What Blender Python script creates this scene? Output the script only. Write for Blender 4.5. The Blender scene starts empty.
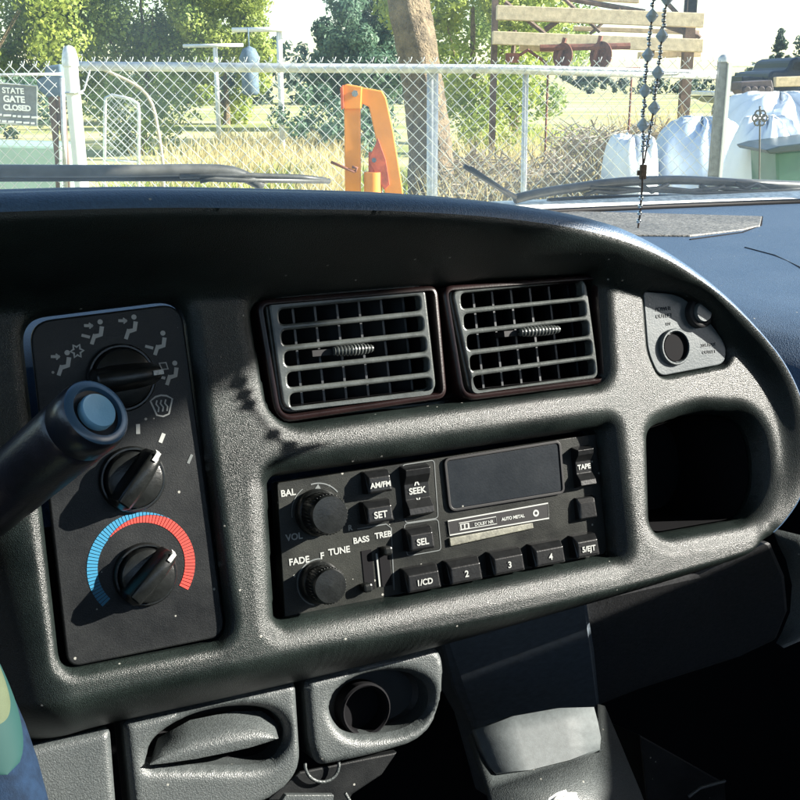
import bpy, bmesh, math, random
import numpy as np
from mathutils import Vector, Matrix
R=random.Random(7)
sc=bpy.context.scene
COL=sc.collection
rad=math.radians
EYE=1.5
PITCH=rad(16.2); FP=1100.0
# ------------------------------------------------------------------ frames
cp,sp=math.cos(PITCH),math.sin(PITCH)
def c2w(x,y,z): return Vector((x, -sp*y+cp*z, -cp*y-sp*z))
def ray(px,py): return c2w((px-400)/FP,(py-400)/FP,1.0)
CAM=Vector((0,0,EYE))
a=Vector((2350,-270,1100)).normalized()
b=Vector((.1,1,-(a.x*.1+a.y)/a.z)).normalized()
nn=-(a.cross(b))
DU=c2w(*a); DV=-c2w(*b); DN=c2w(*nn)
DO=c2w(0,60/FP*.55,.55)+CAM
MD=Matrix(((DU.x,DV.x,DN.x,DO.x),(DU.y,DV.y,DN.y,DO.y),(DU.z,DV.z,DN.z,DO.z),(0,0,0,1)))
TR=Vector((DU.x,DU.y,0)).normalized(); TF=Vector((-TR.y,TR.x,0))
MT=Matrix(((TR.x,TF.x,0,0),(TR.y,TF.y,0,0),(0,0,1,EYE),(0,0,0,1)))   # truck frame: right, forward, up (from eye)
def Q(px,py,h=0.0):
    d=ray(px,py); o=DO-CAM
    t=(DN.dot(o)+h)/DN.dot(d); p=d*t-o
    return Vector((p.dot(DU),p.dot(DV),h))
def W(px,py,Y):
    d=ray(px,py); return CAM+d*(Y/d.y)
def T2(px,py,f):      # pixel to truck coords at given forward distance
    d=ray(px,py); p=d*(f/d.dot(TF)); return Vector((p.dot(TR),f,p.z))
SUN_EL=rad(23)
SUN=Vector((math.cos(SUN_EL),-.05,math.sin(SUN_EL))).normalized()
# ------------------------------------------------------------------ materials
def newmat(name):
    m=bpy.data.materials.new(name); m.use_nodes=True
    nt=m.node_tree; return m,nt,nt.nodes['Principled BSDF']
def mat(name,col,rough=.5,metal=0,noise=0,nscale=40,bump=0,bscale=800,spec=.5,coat=0,col2=None,bdist=.001,det=3,alpha=None):
    m,nt,p=newmat(name); N=nt.nodes; L=nt.links
    p.inputs['Base Color'].default_value=(*col,1); p.inputs['Roughness'].default_value=rough
    p.inputs['Metallic'].default_value=metal; p.inputs['Specular IOR Level'].default_value=spec
    p.inputs['Coat Weight'].default_value=coat
    tc=N.new('ShaderNodeTexCoord')
    if noise:
        n=N.new('ShaderNodeTexNoise'); n.inputs['Scale'].default_value=nscale; n.inputs['Detail'].default_value=det; n.inputs['Roughness'].default_value=.65
        L.new(tc.outputs['Object'],n.inputs['Vector'])
        r=N.new('ShaderNodeValToRGB'); c2=col2 or tuple(c*(1+noise) for c in col); c1=col if col2 else tuple(c*(1-noise) for c in col)
        r.color_ramp.elements[0].position=.32; r.color_ramp.elements[1].position=.68
        r.color_ramp.elements[0].color=(*c1,1); r.color_ramp.elements[1].color=(*c2,1)
        L.new(n.outputs['Fac'],r.inputs['Fac']); L.new(r.outputs['Color'],p.inputs['Base Color'])
    if bump:
        n2=N.new('ShaderNodeTexNoise'); n2.inputs['Scale'].default_value=bscale; n2.inputs['Detail'].default_value=3; n2.inputs['Roughness'].default_value=.7
        L.new(tc.outputs['Object'],n2.inputs['Vector'])
        bp=N.new('ShaderNodeBump'); bp.inputs['Strength'].default_value=bump; bp.inputs['Distance'].default_value=bdist
        L.new(n2.outputs['Fac'],bp.inputs['Height']); L.new(bp.outputs['Normal'],p.inputs['Normal'])
    return m
def dusty(name,col,dust,rough=.5,bump=.5,bscale=900,spec=.5,dustamt=.5,grain=.35,gscale=700,specks=.03):
    """moulded plastic: fine leather grain (bump + speckle), patchy dust film"""
    m,nt,p=newmat(name); N=nt.nodes; L=nt.links
    tc=N.new('ShaderNodeTexCoord'); col=tuple(c*.33 for c in col); dust=tuple(c*.36 for c in dust)
    g=N.new('ShaderNodeTexNoise'); g.inputs['Scale'].default_value=gscale; g.inputs['Detail'].default_value=2; g.inputs['Roughness'].default_value=.75
    d=N.new('ShaderNodeTexNoise'); d.inputs['Scale'].default_value=14; d.inputs['Detail'].default_value=6; d.inputs['Roughness'].default_value=.7
    L.new(tc.outputs['Object'],g.inputs['Vector']); L.new(tc.outputs['Object'],d.inputs['Vector'])
    rg=N.new('ShaderNodeMapRange'); rg.inputs['From Min'].default_value=.35; rg.inputs['From Max'].default_value=.65; rg.inputs['To Min'].default_value=1-grain; rg.inputs['To Max'].default_value=1+grain
    L.new(g.outputs['Fac'],rg.inputs['Value'])
    rd=N.new('ShaderNodeMapRange'); rd.inputs['From Min'].default_value=.35; rd.inputs['From Max'].default_value=.7; rd.inputs['To Max'].default_value=dustamt
    L.new(d.outputs['Fac'],rd.inputs['Value'])
    mx=N.new('ShaderNodeMix'); mx.data_type='RGBA'; mx.inputs['A'].default_value=(*col,1); mx.inputs['B'].default_value=(*dust,1)
    L.new(rd.outputs['Result'],mx.inputs['Factor'])
    mu=N.new('ShaderNodeVectorMath'); mu.operation='SCALE'
    L.new(mx.outputs['Result'],mu.inputs[0]); L.new(rg.outputs['Result'],mu.inputs['Scale'])
    sv=N.new('ShaderNodeTexVoronoi'); sv.inputs['Scale'].default_value=260; L.new(tc.outputs['Object'],sv.inputs['Vector'])
    sx=N.new('ShaderNodeSeparateXYZ'); L.new(sv.outputs['Color'],sx.inputs['Vector'])
    m1=N.new('ShaderNodeMath'); m1.operation='GREATER_THAN'; m1.inputs[1].default_value=1-specks; L.new(sx.outputs['X'],m1.inputs[0])
    m2=N.new('ShaderNodeMath'); m2.operation='LESS_THAN'; m2.inputs[1].default_value=.16; L.new(sv.outputs['Distance'],m2.inputs[0])
    m3=N.new('ShaderNodeMath'); m3.operation='MULTIPLY'; L.new(m1.outputs['Value'],m3.inputs[0]); L.new(m2.outputs['Value'],m3.inputs[1])
    ms=N.new('ShaderNodeMix'); ms.data_type='RGBA'; ms.inputs['B'].default_value=(.22,.22,.20,1); L.new(m3.outputs['Value'],ms.inputs['Factor']); L.new(mu.outputs['Vector'],ms.inputs['A'])
    L.new(ms.outputs['Result'],p.inputs['Base Color'])
    rr=N.new('ShaderNodeMapRange'); rr.inputs['To Min'].default_value=rough-.08; rr.inputs['To Max'].default_value=rough+.12
    L.new(d.outputs['Fac'],rr.inputs['Value']); L.new(rr.outputs['Result'],p.inputs['Roughness'])
    v=N.new('ShaderNodeTexVoronoi'); v.inputs['Scale'].default_value=bscale; L.new(tc.outputs['Object'],v.inputs['Vector'])
    ad=N.new('ShaderNodeMath'); ad.operation='ADD'; L.new(v.outputs['Distance'],ad.inputs[0]); L.new(g.outputs['Fac'],ad.inputs[1])
    bp=N.new('ShaderNodeBump'); bp.inputs['Strength'].default_value=bump; bp.inputs['Distance'].default_value=.0006
    L.new(ad.outputs['Value'],bp.inputs['Height']); L.new(bp.outputs['Normal'],p.inputs['Normal'])
    p.inputs['Specular IOR Level'].default_value=spec
    return m
M={}
M['bezel']=dusty('bezel_plastic',(.006,.013,.012),(.055,.077,.070),rough=.34,bump=.34,bscale=2300,gscale=1700,dustamt=.6,grain=.6,spec=.40)
M['pad']=dusty('sky_tinted_pad_vinyl',(.09,.20,.37),(.16,.28,.46),rough=.42,bump=.3,bscale=1300,dustamt=.5,grain=.15)  # blue of the sky light is put into the pad colour
M['lower']=dusty('lower_panel_plastic',(.11,.13,.133),(.22,.245,.24),rough=.42,bump=.3,bscale=1500,gscale=1000,dustamt=.5,grain=.3)
M['panel']=dusty('control_panel_plastic',(.010,.012,.014),(.075,.08,.08),rough=.4,bump=.12,bscale=1800,gscale=1500,specks=.07,spec=.22,dustamt=.6,grain=.25)
M['face']=dusty('radio_face_plastic',(.012,.014,.014),(.10,.105,.09),rough=.34,bump=.10,bscale=1800,gscale=1500,specks=.08,spec=.22,dustamt=.6,grain=.2)
M['button']=mat('button_rubber',(.006,.0065,.007),.3,spec=.3,noise=.3,nscale=300,bump=.1)
M['knob']=mat('knob_plastic',(.007,.008,.008),.28,spec=.35,noise=.3,nscale=200,bump=.1)
M['black']=mat('black_plastic',(.008,.008,.009),.5,spec=.25)
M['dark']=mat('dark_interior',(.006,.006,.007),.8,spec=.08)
M['vent']=mat('vent_plastic',(.050,.056,.054),.25,spec=.45,noise=.25,nscale=150,bump=.15)
M['vane']=mat('vane_plastic',(.012,.015,.018),.4,noise=.3,nscale=120)
M['housing']=mat('vent_housing_plastic',(.011,.0055,.0055),.3,spec=.35,noise=.35,nscale=60,bump=.1)
M['print']=mat('printed_ink',(.24,.25,.24),.5)
M['pointer']=mat('worn_pointer_paint',(.30,.31,.30),.5,noise=.4,nscale=900)
M['printdim']=mat('faded_printed_ink',(.085,.095,.095),.5)
M['blue_ink']=mat('blue_printed_ink',(.012,.14,.25),.55)
M['red_ink']=mat('red_printed_ink',(.36,.028,.018),.55)
M['display']=dusty('display_lens',(.012,.018,.026),(.04,.05,.06),rough=.30,bump=.03,dustamt=.5,grain=.1,specks=.10,spec=.2)
M['chrome']=mat('worn_chrome',(.6,.6,.58),.22,1)
M['steel']=mat('galvanised_steel',(.55,.56,.56),.42,.35,noise=.25,nscale=30)
M['wire']=mat('galvanised_wire',(.62,.63,.62),.45,.2,noise=.15,nscale=5)
M['bead']=mat('smoky_glass_bead',(.42,.47,.47),.15,.0,spec=.8,coat=.6)
M['medal']=mat('bronze_medal',(.13,.09,.06),.5,.5,noise=.4,nscale=600)
M['button_blue']=mat('lever_button_plastic',(.16,.33,.46),.35,bump=.1)
M['lever']=mat('lever_plastic',(.014,.012,.016),.33,noise=.3,nscale=90,bump=.15)
M['rubber']=mat('wiper_rubber',(.03,.03,.032),.5)
M['wiper']=mat('wiper_paint',(.075,.075,.07),.35,noise=.3,nscale=60)
M['cover_blue']=mat('blue_wheel_cover',(.006,.016,.036),.85,spec=.15,noise=.35,nscale=120,bump=.5,bscale=1500)
M['cover_pale']=mat('pale_green_leather',(.060,.076,.045),.75,noise=.12,nscale=60,bump=.2,spec=.15)
M['cover_teal']=mat('teal_piping',(.010,.038,.036),.7,spec=.15)
M['tissue']=mat('tissue_paper',(.75,.75,.72),.8)
M['headliner']=mat('headliner_cloth',(.12,.12,.115),.9,noise=.15,nscale=100)
M['orange']=mat('orange_enamel',(.72,.25,.03),.5,noise=.14,nscale=7,bump=.1,bscale=60)
M['redpaint']=mat('faded_red_enamel',(.45,.08,.03),.5,noise=.35,nscale=25)
M['bark']=mat('tree_bark',(.17,.125,.075),.9,noise=.5,nscale=9,bump=1,bscale=25,bdist=.05)
M['wood']=mat('weathered_timber',(.62,.50,.34),.8,noise=.25,nscale=12,bump=.4,bscale=60,bdist=.01)
M['darkwood']=mat('dark_timber',(.14,.095,.075),.85,noise=.4,nscale=10)
M['rust']=mat('rusty_iron',(.17,.06,.035),.8,noise=.4,nscale=12)
M['tarp']=mat('white_tarpaulin',(.78,.80,.82),.6,noise=.05,nscale=3)
M['tarpblue']=mat('pale_blue_tarpaulin',(.48,.56,.66),.55,noise=.12,nscale=6)
M['green_bin']=mat('green_bin_plastic',(.04,.13,.075),.45,noise=.15,nscale=8)
M['navy']=mat('navy_car_paint',(.008,.017,.035),.45,spec=.3)
M['white']=mat('white_paint',(.75,.75,.73),.5,noise=.08,nscale=6)
M['sign']=mat('grey_sign_sheet',(.22,.23,.24),.5,noise=.15,nscale=30)
M['signtext']=mat('white_sign_lettering',(.8,.8,.78),.5)
M['bluecloth']=mat('blue_grey_cloth',(.10,.15,.20),.8,noise=.3,nscale=20)
M['tyre']=mat('tyre_rubber',(.02,.02,.022),.7)
def leafmat(name,c1,c2,scale=1.2):
    m,nt,p=newmat(name); N=nt.nodes; L=nt.links
    tc=N.new('ShaderNodeTexCoord'); n=N.new('ShaderNodeTexNoise'); n.inputs['Scale'].default_value=scale; n.inputs['Detail'].default_value=8; n.inputs['Roughness'].default_value=.75
    L.new(tc.outputs['Object'],n.inputs['Vector'])
    r=N.new('ShaderNodeValToRGB'); r.color_ramp.elements[0].position=.35; r.color_ramp.elements[1].position=.65
    r.color_ramp.elements[0].color=(*c1,1); r.color_ramp.elements[1].color=(*c2,1)
    L.new(n.outputs['Fac'],r.inputs['Fac']); L.new(r.outputs['Color'],p.inputs['Base Color'])
    p.inputs['Roughness'].default_value=.55
    tr=N.new('ShaderNodeBsdfTranslucent'); L.new(r.outputs['Color'],tr.inputs['Color'])
    mx=N.new('ShaderNodeMixShader'); mx.inputs['Fac'].default_value=.45
    L.new(p.outputs['BSDF'],mx.inputs[1]); L.new(tr.outputs['BSDF'],mx.inputs[2])
    L.new(mx.outputs['Shader'],nt.nodes['Material Output'].inputs['Surface'])
    return m
M['leaf_bright']=leafmat('bright_foliage',(.12,.20,.03),(.50,.54,.12))
M['leaf_mid']=leafmat('mid_foliage',(.08,.15,.04),(.36,.44,.11))
M['leaf_dark']=leafmat('dark_foliage',(.05,.11,.07),(.13,.22,.13))
M['leaf_far']=leafmat('distant_foliage',(.04,.075,.055),(.07,.11,.08))
M['straw']=leafmat('dry_straw',(.42,.33,.15),(.70,.60,.32),3)
M['brush']=leafmat('dry_brushwood',(.26,.22,.17),(.55,.48,.38),3)
# ------------------------------------------------------------------ object helpers
def link(o,parent=None):
    COL.objects.link(o)
    if parent is not None: o.parent=parent
    return o
def tag(o,label=None,cat=None,group=None,kind=None):
    if label: o['label']=label
    if cat: o['category']=cat
    if group: o['group']=group
    if kind: o['kind']=kind
    return o
def thing(name,label,cat,mw,group=None):
    o=bpy.data.objects.new(name,None); link(o); o.matrix_world=mw; o.empty_display_size=.05
    return tag(o,label,cat,group)
ORG={}
def droot(name,label,cat,org,group=None):          # a thing mounted on the dash; org in dash coordinates
    org=Vector(org); o=thing(name,label,cat,MD@Matrix.Translation(org),group); ORG[o.name]=org; return o
def troot(name,label,cat,org,group=None):
    org=Vector(org); o=thing(name,label,cat,MT@Matrix.Translation(org),group); ORG[o.name]=org; return o
def wroot(name,label,cat,org,group=None):
    org=Vector(org); o=thing(name,label,cat,Matrix.Translation(org),group); ORG[o.name]=org; return o
def mk(name,vs,fs,m,parent=None,smooth=False,mw=None,auto=None):
    """mesh object; vs in the frame of the root (dash/truck/world); shifted to the root's origin"""
    root=parent
    while root is not None and root.parent is not None: root=root.parent
    o_=ORG.get(root.name,Vector((0,0,0))) if root is not None else Vector((0,0,0))
    me=bpy.data.meshes.new(name)
    me.from_pydata([tuple(Vector(v)-o_) for v in vs],[],[tuple(f) for f in fs])
    me.materials.append(m); me.update()
    if smooth: me.polygons.foreach_set('use_smooth',[True]*len(me.polygons))
    if auto:
        me.set_sharp_from_angle(angle=rad(auto))
    o=bpy.data.objects.new(name,me); link(o,parent)
    if mw is not None: o.matrix_world=mw
    return o
class MB:
    def __init__(s): s.v=[]; s.f=[]
    def add(s,vs,fs):
        k=len(s.v); s.v+=[Vector(v) for v in vs]; s.f+=[tuple(i+k for i in f) for f in fs]; return s
    def box(s,c,d,rot=None):
        c=Vector(c); vs=[Vector((x*d[0]/2,y*d[1]/2,z*d[2]/2)) for x in(-1,1) for y in(-1,1) for z in(-1,1)]
        if rot is not None: vs=[rot@v for v in vs]
        return s.add([c+v for v in vs],[(0,1,3,2),(4,6,7,5),(0,4,5,1),(2,3,7,6),(0,2,6,4),(1,5,7,3)])
    def tube(s,pts,r,n=10,caps=True):
        pts=[Vector(p) for p in pts]; rs=r if isinstance(r,(list,tuple)) else [r]*len(pts)
        vs=[];fs=[]; up=None
        for i,p in enumerate(pts):
            t=(pts[min(i+1,len(pts)-1)]-pts[max(i-1,0)]).normalized()
            if up is None:
                up=t.orthogonal().normalized()
            else: up=(up-t*up.dot(t)); up=up.normalized() if up.length>1e-6 else t.orthogonal().normalized()
            w=t.cross(up)
            for k in range(n):
                a_=2*math.pi*k/n; vs.append(p+(up*math.cos(a_)+w*math.sin(a_))*rs[i])
        for i in range(len(pts)-1):
            for k in range(n):
                fs.append((i*n+k,i*n+(k+1)%n,(i+1)*n+(k+1)%n,(i+1)*n+k))
        if caps:
            fs.append(tuple(range(n))[::-1]); fs.append(tuple((len(pts)-1)*n+k for k in range(n)))
        return s.add(vs,fs)
    def lathe(s,prof,org,ax=Vector((0,0,1)),n=32,sx=1,xd=None):
        """prof list of (r,h)"""
        ax=Vector(ax).normalized(); u=(Vector(xd) if xd is not None else ax.orthogonal()).normalized(); w=ax.cross(u); org=Vector(org)
        vs=[];fs=[]
        for r,h in prof:
            for k in range(n):
                t=2*math.pi*k/n; vs.append(org+ax*h+(u*math.cos(t)+w*math.sin(t)*sx)*max(r,1e-5))
        for i in range(len(prof)-1):
            for k in range(n): fs.append((i*n+k,i*n+(k+1)%n,(i+1)*n+(k+1)%n,(i+1)*n+k))
        return s.add(vs,fs)
    def prism(s,poly,d):
        """poly: 3D points; extruded by vector d"""
        n=len(poly); d=Vector(d); vs=[Vector(p) for p in poly]+[Vector(p)+d for p in poly]
        return s.add(vs,[tuple(range(n))[::-1],tuple(range(n,2*n))]+[(i,(i+1)%n,n+(i+1)%n,n+i) for i in range(n)])
    def build(s,name,m,parent=None,smooth=False,mw=None,auto=None,bevel=0):
        o=mk(name,s.v,s.f,m,parent,smooth,mw,auto)
        bm=bmesh.new(); bm.from_mesh(o.data); bmesh.ops.recalc_face_normals(bm,faces=bm.faces); bm.to_mesh(o.data); bm.free()
        if bevel:
            md=o.modifiers.new('bevel','BEVEL'); md.width=bevel; md.segments=2; md.limit_method='ANGLE'; md.angle_limit=rad(35)
        return o
def rp(pts,r,n=6):
    """round the corners of a closed polygon (list of (x,y)); r number or list"""
    out=[]; N_=len(pts)
    for i in range(N_):
        p0=Vector(pts[i-1][:2]);p=Vector(pts[i][:2]);p1=Vector(pts[(i+1)%N_][:2]); ri=r[i] if isinstance(r,(list,tuple)) else r
        a_=(p0-p);b_=(p1-p); ra=min(ri,a_.length*.49); rb=min(ri,b_.length*.49)
        A=p+a_.normalized()*ra;B=p+b_.normalized()*rb
        for k in range(n+1):
            t=k/n; out.append((1-t)**2*A+2*t*(1-t)*p+t*t*B)
    return out
def qp(pts,h=0): return [Q(x,y,h).to_2d() for x,y in pts]
def inset(poly,d):
    """offset a 2D polygon inwards by d (outwards if negative)"""
    n=len(poly); area=sum(poly[i].x*poly[(i+1)%n].y-poly[(i+1)%n].x*poly[i].y for i in range(n)); sg=1 if area>0 else -1
    out=[]
    for i in range(n):
        t=(poly[(i+1)%n]-poly[i-1])
        if t.length<1e-9: out.append(poly[i].copy()); continue
        t.normalize(); out.append(poly[i]+Vector((-t.y,t.x))*sg*d)
    return out
def curve_mesh(splines,h0,h1,bev=0,seg=2):
    cu=bpy.data.curves.new('tmp','CURVE'); cu.dimensions='2D'; cu.fill_mode='BOTH'
    for pl in splines:
        s=cu.splines.new('POLY'); s.points.add(len(pl)-1); s.use_cyclic_u=True
        for i,p in enumerate(pl): s.points[i].co=(p[0],p[1],0,1)
    cu.extrude=max((h1-h0)/2-bev,1e-5); cu.bevel_depth=bev; cu.bevel_resolution=seg; cu.offset=-bev
    o=bpy.data.objects.new('tmp',cu); COL.objects.link(o); dg=bpy.context.evaluated_depsgraph_get(); dg.update()
    me=bpy.data.meshes.new_from_object(o.evaluated_get(dg)); bpy.data.objects.remove(o); bpy.data.curves.remove(cu)
    c=(h0+h1)/2
    vs=[Vector((v.co.x,v.co.y,v.co.z+c)) for v in me.vertices]; fs=[tuple(p.vertices) for p in me.polygons]
    bpy.data.meshes.remove(me); return vs,fs
def plate(name,splines,h0,h1,m,parent,bev=0,tilt=None,auto=40,mw=None):
    vs,fs=curve_mesh(splines,h0,h1,bev)
    if tilt: vs=[tilt(v) for v in vs]
    return mk(name,vs,fs,m,parent,smooth=True,auto=auto,mw=mw)
def text_geo(txt,size,pos,h,thick=.00012,sx=1.0,sk=0,bold=0):
    cu=bpy.data.curves.new('txt','FONT'); cu.body=txt; cu.size=size*.9; cu.align_x='CENTER'; cu.align_y='CENTER'; cu.extrude=thick; cu.offset=bold
    o=bpy.data.objects.new('txt',cu); COL.objects.link(o); dg=bpy.context.evaluated_depsgraph_get(); dg.update()
    me=bpy.data.meshes.new_from_object(o.evaluated_get(dg)); bpy.data.objects.remove(o); bpy.data.curves.remove(cu)
    vs=[Vector((v.co.x*sx+pos[0],v.co.y+pos[1],v.co.z+h)) for v in me.vertices]; fs=[tuple(p.vertices) for p in me.polygons]
    bpy.data.meshes.remove(me); return vs,fs
def ribbon(mb,pts,w,h,th=.00015,closed=False):
    """flat printed stroke through 2D points"""
    P=[Vector(p[:2]) for p in pts]; n=len(P); L_=[];R_=[]
    for i in range(n):
        if closed: t=P[(i+1)%n]-P[i-1]
        else: t=P[min(i+1,n-1)]-P[max(i-1,0)]
        t.normalize(); q=Vector((-t.y,t.x))*w/2; L_.append(P[i]+q); R_.append(P[i]-q)
    m_=n if closed else n-1
    for i in range(m_):
        j=(i+1)%n
        mb.prism([(L_[i].x,L_[i].y,h),(R_[i].x,R_[i].y,h),(R_[j].x,R_[j].y,h),(L_[j].x,L_[j].y,h)],(0,0,th))
def arc(c,r,a0,a1,n=24): return [Vector((c[0]+r*math.cos(rad(a0+(a1-a0)*i/n)),c[1]+r*math.sin(rad(a0+(a1-a0)*i/n)))) for i in range(n+1)]

# ================================================================== DASHBOARD
def smooth_poly(pts,step):
    """Catmull-Rom through list of vectors"""
    out=[]
    for i in range(len(pts)-1):
        p0=pts[max(i-1,0)];p1=pts[i];p2=pts[i+1];p3=pts[min(i+2,len(pts)-1)]
        k=max(2,int((p2-p1).length/step))
        for j in range(k):
            t=j/k; out.append(.5*((2*p1)+(p2-p0)*t+(2*p0-5*p1+4*p2-p3)*t*t+(3*p1-p0-3*p2+p3)*t**3))
    out.append(pts[-1]); return out
crest=[(-170,218,5.2,3.9),(0,212,5.2,3.7),(150,208,5.2,3.6),(300,209,5,3.5),(420,212,4.4,3.2),(520,220,3.5,2.9),(600,234,2.6,2.5),(660,256,1.9,2.1),(710,287,1.4,1.8),(750,322,1.1,1.6),(783,362,.95,1.6),(803,406,.8,1.7),(810,452,.7,1.8),(800,497,.5,1.7),(775,532,.2,1.4)]
botm=[(735,556),(690,573),(600,599),(440,646),(300,681),(115,722),(40,742),(-170,790)]
BD=.042
cp4=[]
for x,y,H,w in crest:
    q=Q(x,y,H/100); cp4.append(Vector((q.x,q.y,H/100,w/100)))
cres=smooth_poly(cp4,.004)
bp4=[Q(x,y,-BD*(.5 if x>650 else .8 if x>500 else 1)) for x,y in botm]
bote=smooth_poly([Vector((*cp4[-1][:2],0)),*bp4],.004)[1:]
wb=[max(.009,min(.028,.009+.019*(( .20-p.x)/.25))) for p in bote]
contour=[p.to_2d() for p in cres]+[p.to_2d() for p in bote]
cA=np.array([[*p] for p in cres]); bA=np.array([[p.x,p.y,p.z] for p in bote]); wbA=np.array(wb)
def near(P,A):
    """nearest point on polyline A[:, :2] to points P; returns dist, seg index + t"""
    a_=A[:-1,:2];d=A[1:,:2]-a_; L2=(d**2).sum(1)+1e-18
    D=np.full(len(P),1e9);I=np.zeros(len(P),int);TT=np.zeros(len(P))
    for s in range(0,len(P),20000):
        p=P[s:s+20000,None,:]; t=np.clip(((p-a_)*d).sum(2)/L2,0,1); q=a_+t[...,None]*d; dd=np.sqrt(((p-q)**2).sum(2))
        i=dd.argmin(1); r=np.arange(len(i)); D[s:s+20000]=dd[r,i]; I[s:s+20000]=i; TT[s:s+20000]=t[r,i]
    return D,I,TT
def sdf(P,poly):
    """signed distance, positive outside"""
    A=np.array([[p[0],p[1]] for p in poly]+[[poly[0][0],poly[0][1]]]); D,_,_=near(P,A)
    ins=np.zeros(len(P),bool); x,y=P[:,0],P[:,1]
    for i in range(len(A)-1):
        x0,y0=A[i];x1,y1=A[i+1]
        if y0==y1: continue
        c=((y0>y)!=(y1>y))&(x<(x1-x0)*(y-y0)/(y1-y0)+x0); ins^=c
    return np.where(ins,-D,D)
OPEN={
 'climate':(rp(qp([(22,318),(186,298),(232,642),(62,674)]),[.012,.012,.011,.008],8),.0065,.012),
 'vents':(rp(qp([(252,300),(600,272),(607,384),(276,426)]),[.011,.009,.010,.016],8),.010,.05),
 'radio':(rp(qp([(274,479),(610,429),(622,556),(281,624)]),[.004,.003,.004,.004],6),.013,.026),
 'outlet':(rp(qp([(646,290),(682,293),(708,313),(731,345),(729,364),(662,377),(651,352)]),[.003,.008,.012,.008,.006,.006,.006],8),.0055,.012),
 'pocket':(rp(qp([(655,430),(700,414),(748,416),(764,440),(768,488),(752,522),(668,537),(657,525)]),[.006,.01,.01,.012,.012,.01,.008,.005],8),.012,.06),
}
def hfun(P,withfil=True,S=None):
    D,I,T=near(P,cA)
    H=cA[I,2]*(1-T)+cA[np.minimum(I+1,len(cA)-1),2]*T; w=cA[I,3]*(1-T)+cA[np.minimum(I+1,len(cA)-1),3]*T
    t=np.clip(D/w,0,1); s=t*t*(3-2*t); h=H*(1-s)
    D2,I2,T2_=near(P,bA); hb=bA[I2,2]*(1-T2_)+bA[np.minimum(I2+1,len(bA)-1),2]*T2_; w2=wbA[I2]
    t2=np.clip(1-D2/w2,0,1); h=h+hb*(t2**1.8)
    if withfil:
        for k,(poly,r,dep) in OPEN.items():
            d=S[k] if S else sdf(P,poly); dd=np.clip(d,0,r); h=h-(r-np.sqrt(np.maximum(r*r-(r-dd)**2,0)))*1.0
    # the lower left corner rolls away towards the steering column
    uv_=Q(62,640); vt=Q(60,430).y; vb=Q(60,560).y
    kk=np.clip((vt-P[:,1])/(vt-vb),0,1); kk=kk*kk*(3-2*kk); uu=np.clip(uv_.x+(P[:,1]-uv_.y)*-.10-P[:,0],0,None)
    h=h-kk*np.where(uu<.02,20*uu**2,20*.0004+.8*(uu-.02))
    # slight waviness of the moulding
    h=h+.0004*np.sin(P[:,0]*23+1)*np.cos(P[:,1]*31)
    return h
cell=.0013
xs=np.arange(min(p.x for p in contour)+.001,max(p.x for p in contour)+cell*2,cell); ys=np.arange(min(p.y for p in contour)-cell,max(p.y for p in contour)+cell*2,cell)
GX,GY=np.meshgrid(xs,ys); P=np.stack([GX.ravel(),GY.ravel()],1)
def snap(P,f,cellf=.62):
    d=f(P); m=np.abs(d)<cell*cellf
    e=1e-5
    gx=(f(P[m]+[e,0])-d[m])/e; gy=(f(P[m]+[0,e])-d[m])/e
    P=P.copy(); P[m]-=np.stack([gx,gy],1)*d[m][:,None]; d[m]=0; return P,d
cont_closed=[p for p in contour]
outd=lambda P_: -sdf(P_,cont_closed)      # positive inside contour
P,dout=snap(P,outd)
S={}
for k,(poly,r,dep) in OPEN.items():
    P,S[k]=snap(P,lambda p_,poly=poly: sdf(p_,poly))
allok=dout>=-1e-9
for k in S: allok&=S[k]>=-1e-9
Hh=hfun(P,True,{k:np.maximum(S[k],0) for k in S})
nx,ny=len(xs),len(ys); ok=allok.reshape(ny,nx); idx=np.arange(nx*ny).reshape(ny,nx)
faces=[]
A_,B_,C_,D_=idx[:-1,:-1].ravel(),idx[:-1,1:].ravel(),idx[1:,1:].ravel(),idx[1:,:-1].ravel()
oa,ob,oc,od=allok[A_],allok[B_],allok[C_],allok[D_]; cnt=oa.astype(int)+ob+oc+od
for a1,b1,c1,d1,x0,x1,x2,x3,n_ in zip(A_,B_,C_,D_,oa,ob,oc,od,cnt):
    if n_==4: faces.append((a1,b1,c1,d1))
    elif n_==3: faces.append(tuple(v for v,o_ in ((a1,x0),(b1,x1),(c1,x2),(d1,x3)) if o_))
used=np.zeros(nx*ny,bool)
for f in faces:
    for v in f: used[v]=True
remap=-np.ones(nx*ny,int); remap[used]=np.arange(used.sum())
vs=[(P[i,0],P[i,1],Hh[i]) for i in np.nonzero(used)[0]]
fs=[tuple(int(remap[v]) for v in f) for f in faces]
DASH=droot('dashboard','dark grey moulded truck dashboard filling the cab below the windshield','dashboard',(0,-.1,0))
# walls of the openings
def wall_ring(poly,dep,floor=False):
    n=len(poly); Pp=np.array([[p[0],p[1]] for p in poly]); h=hfun(Pp,True)
    k=len(vs)
    for i in range(n): vs.append((poly[i][0],poly[i][1],h[i]))
    for i in range(n): vs.append((poly[i][0],poly[i][1],-dep))
    for i in range(n):
        j=(i+1)%n; fs.append((k+i,k+j,k+n+j,k+n+i))
for k_,(poly,r,dep) in OPEN.items(): wall_ring(poly,dep)
bz=mk('bezel',vs,fs,M['bezel'],DASH,smooth=True,auto=50)
bm=bmesh.new(); bm.from_mesh(bz.data)
bmesh.ops.remove_doubles(bm,verts=bm.verts,dist=1e-6); bm.to_mesh(bz.data); bm.free()
for p in bz.data.polygons: p.use_smooth=True
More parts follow.
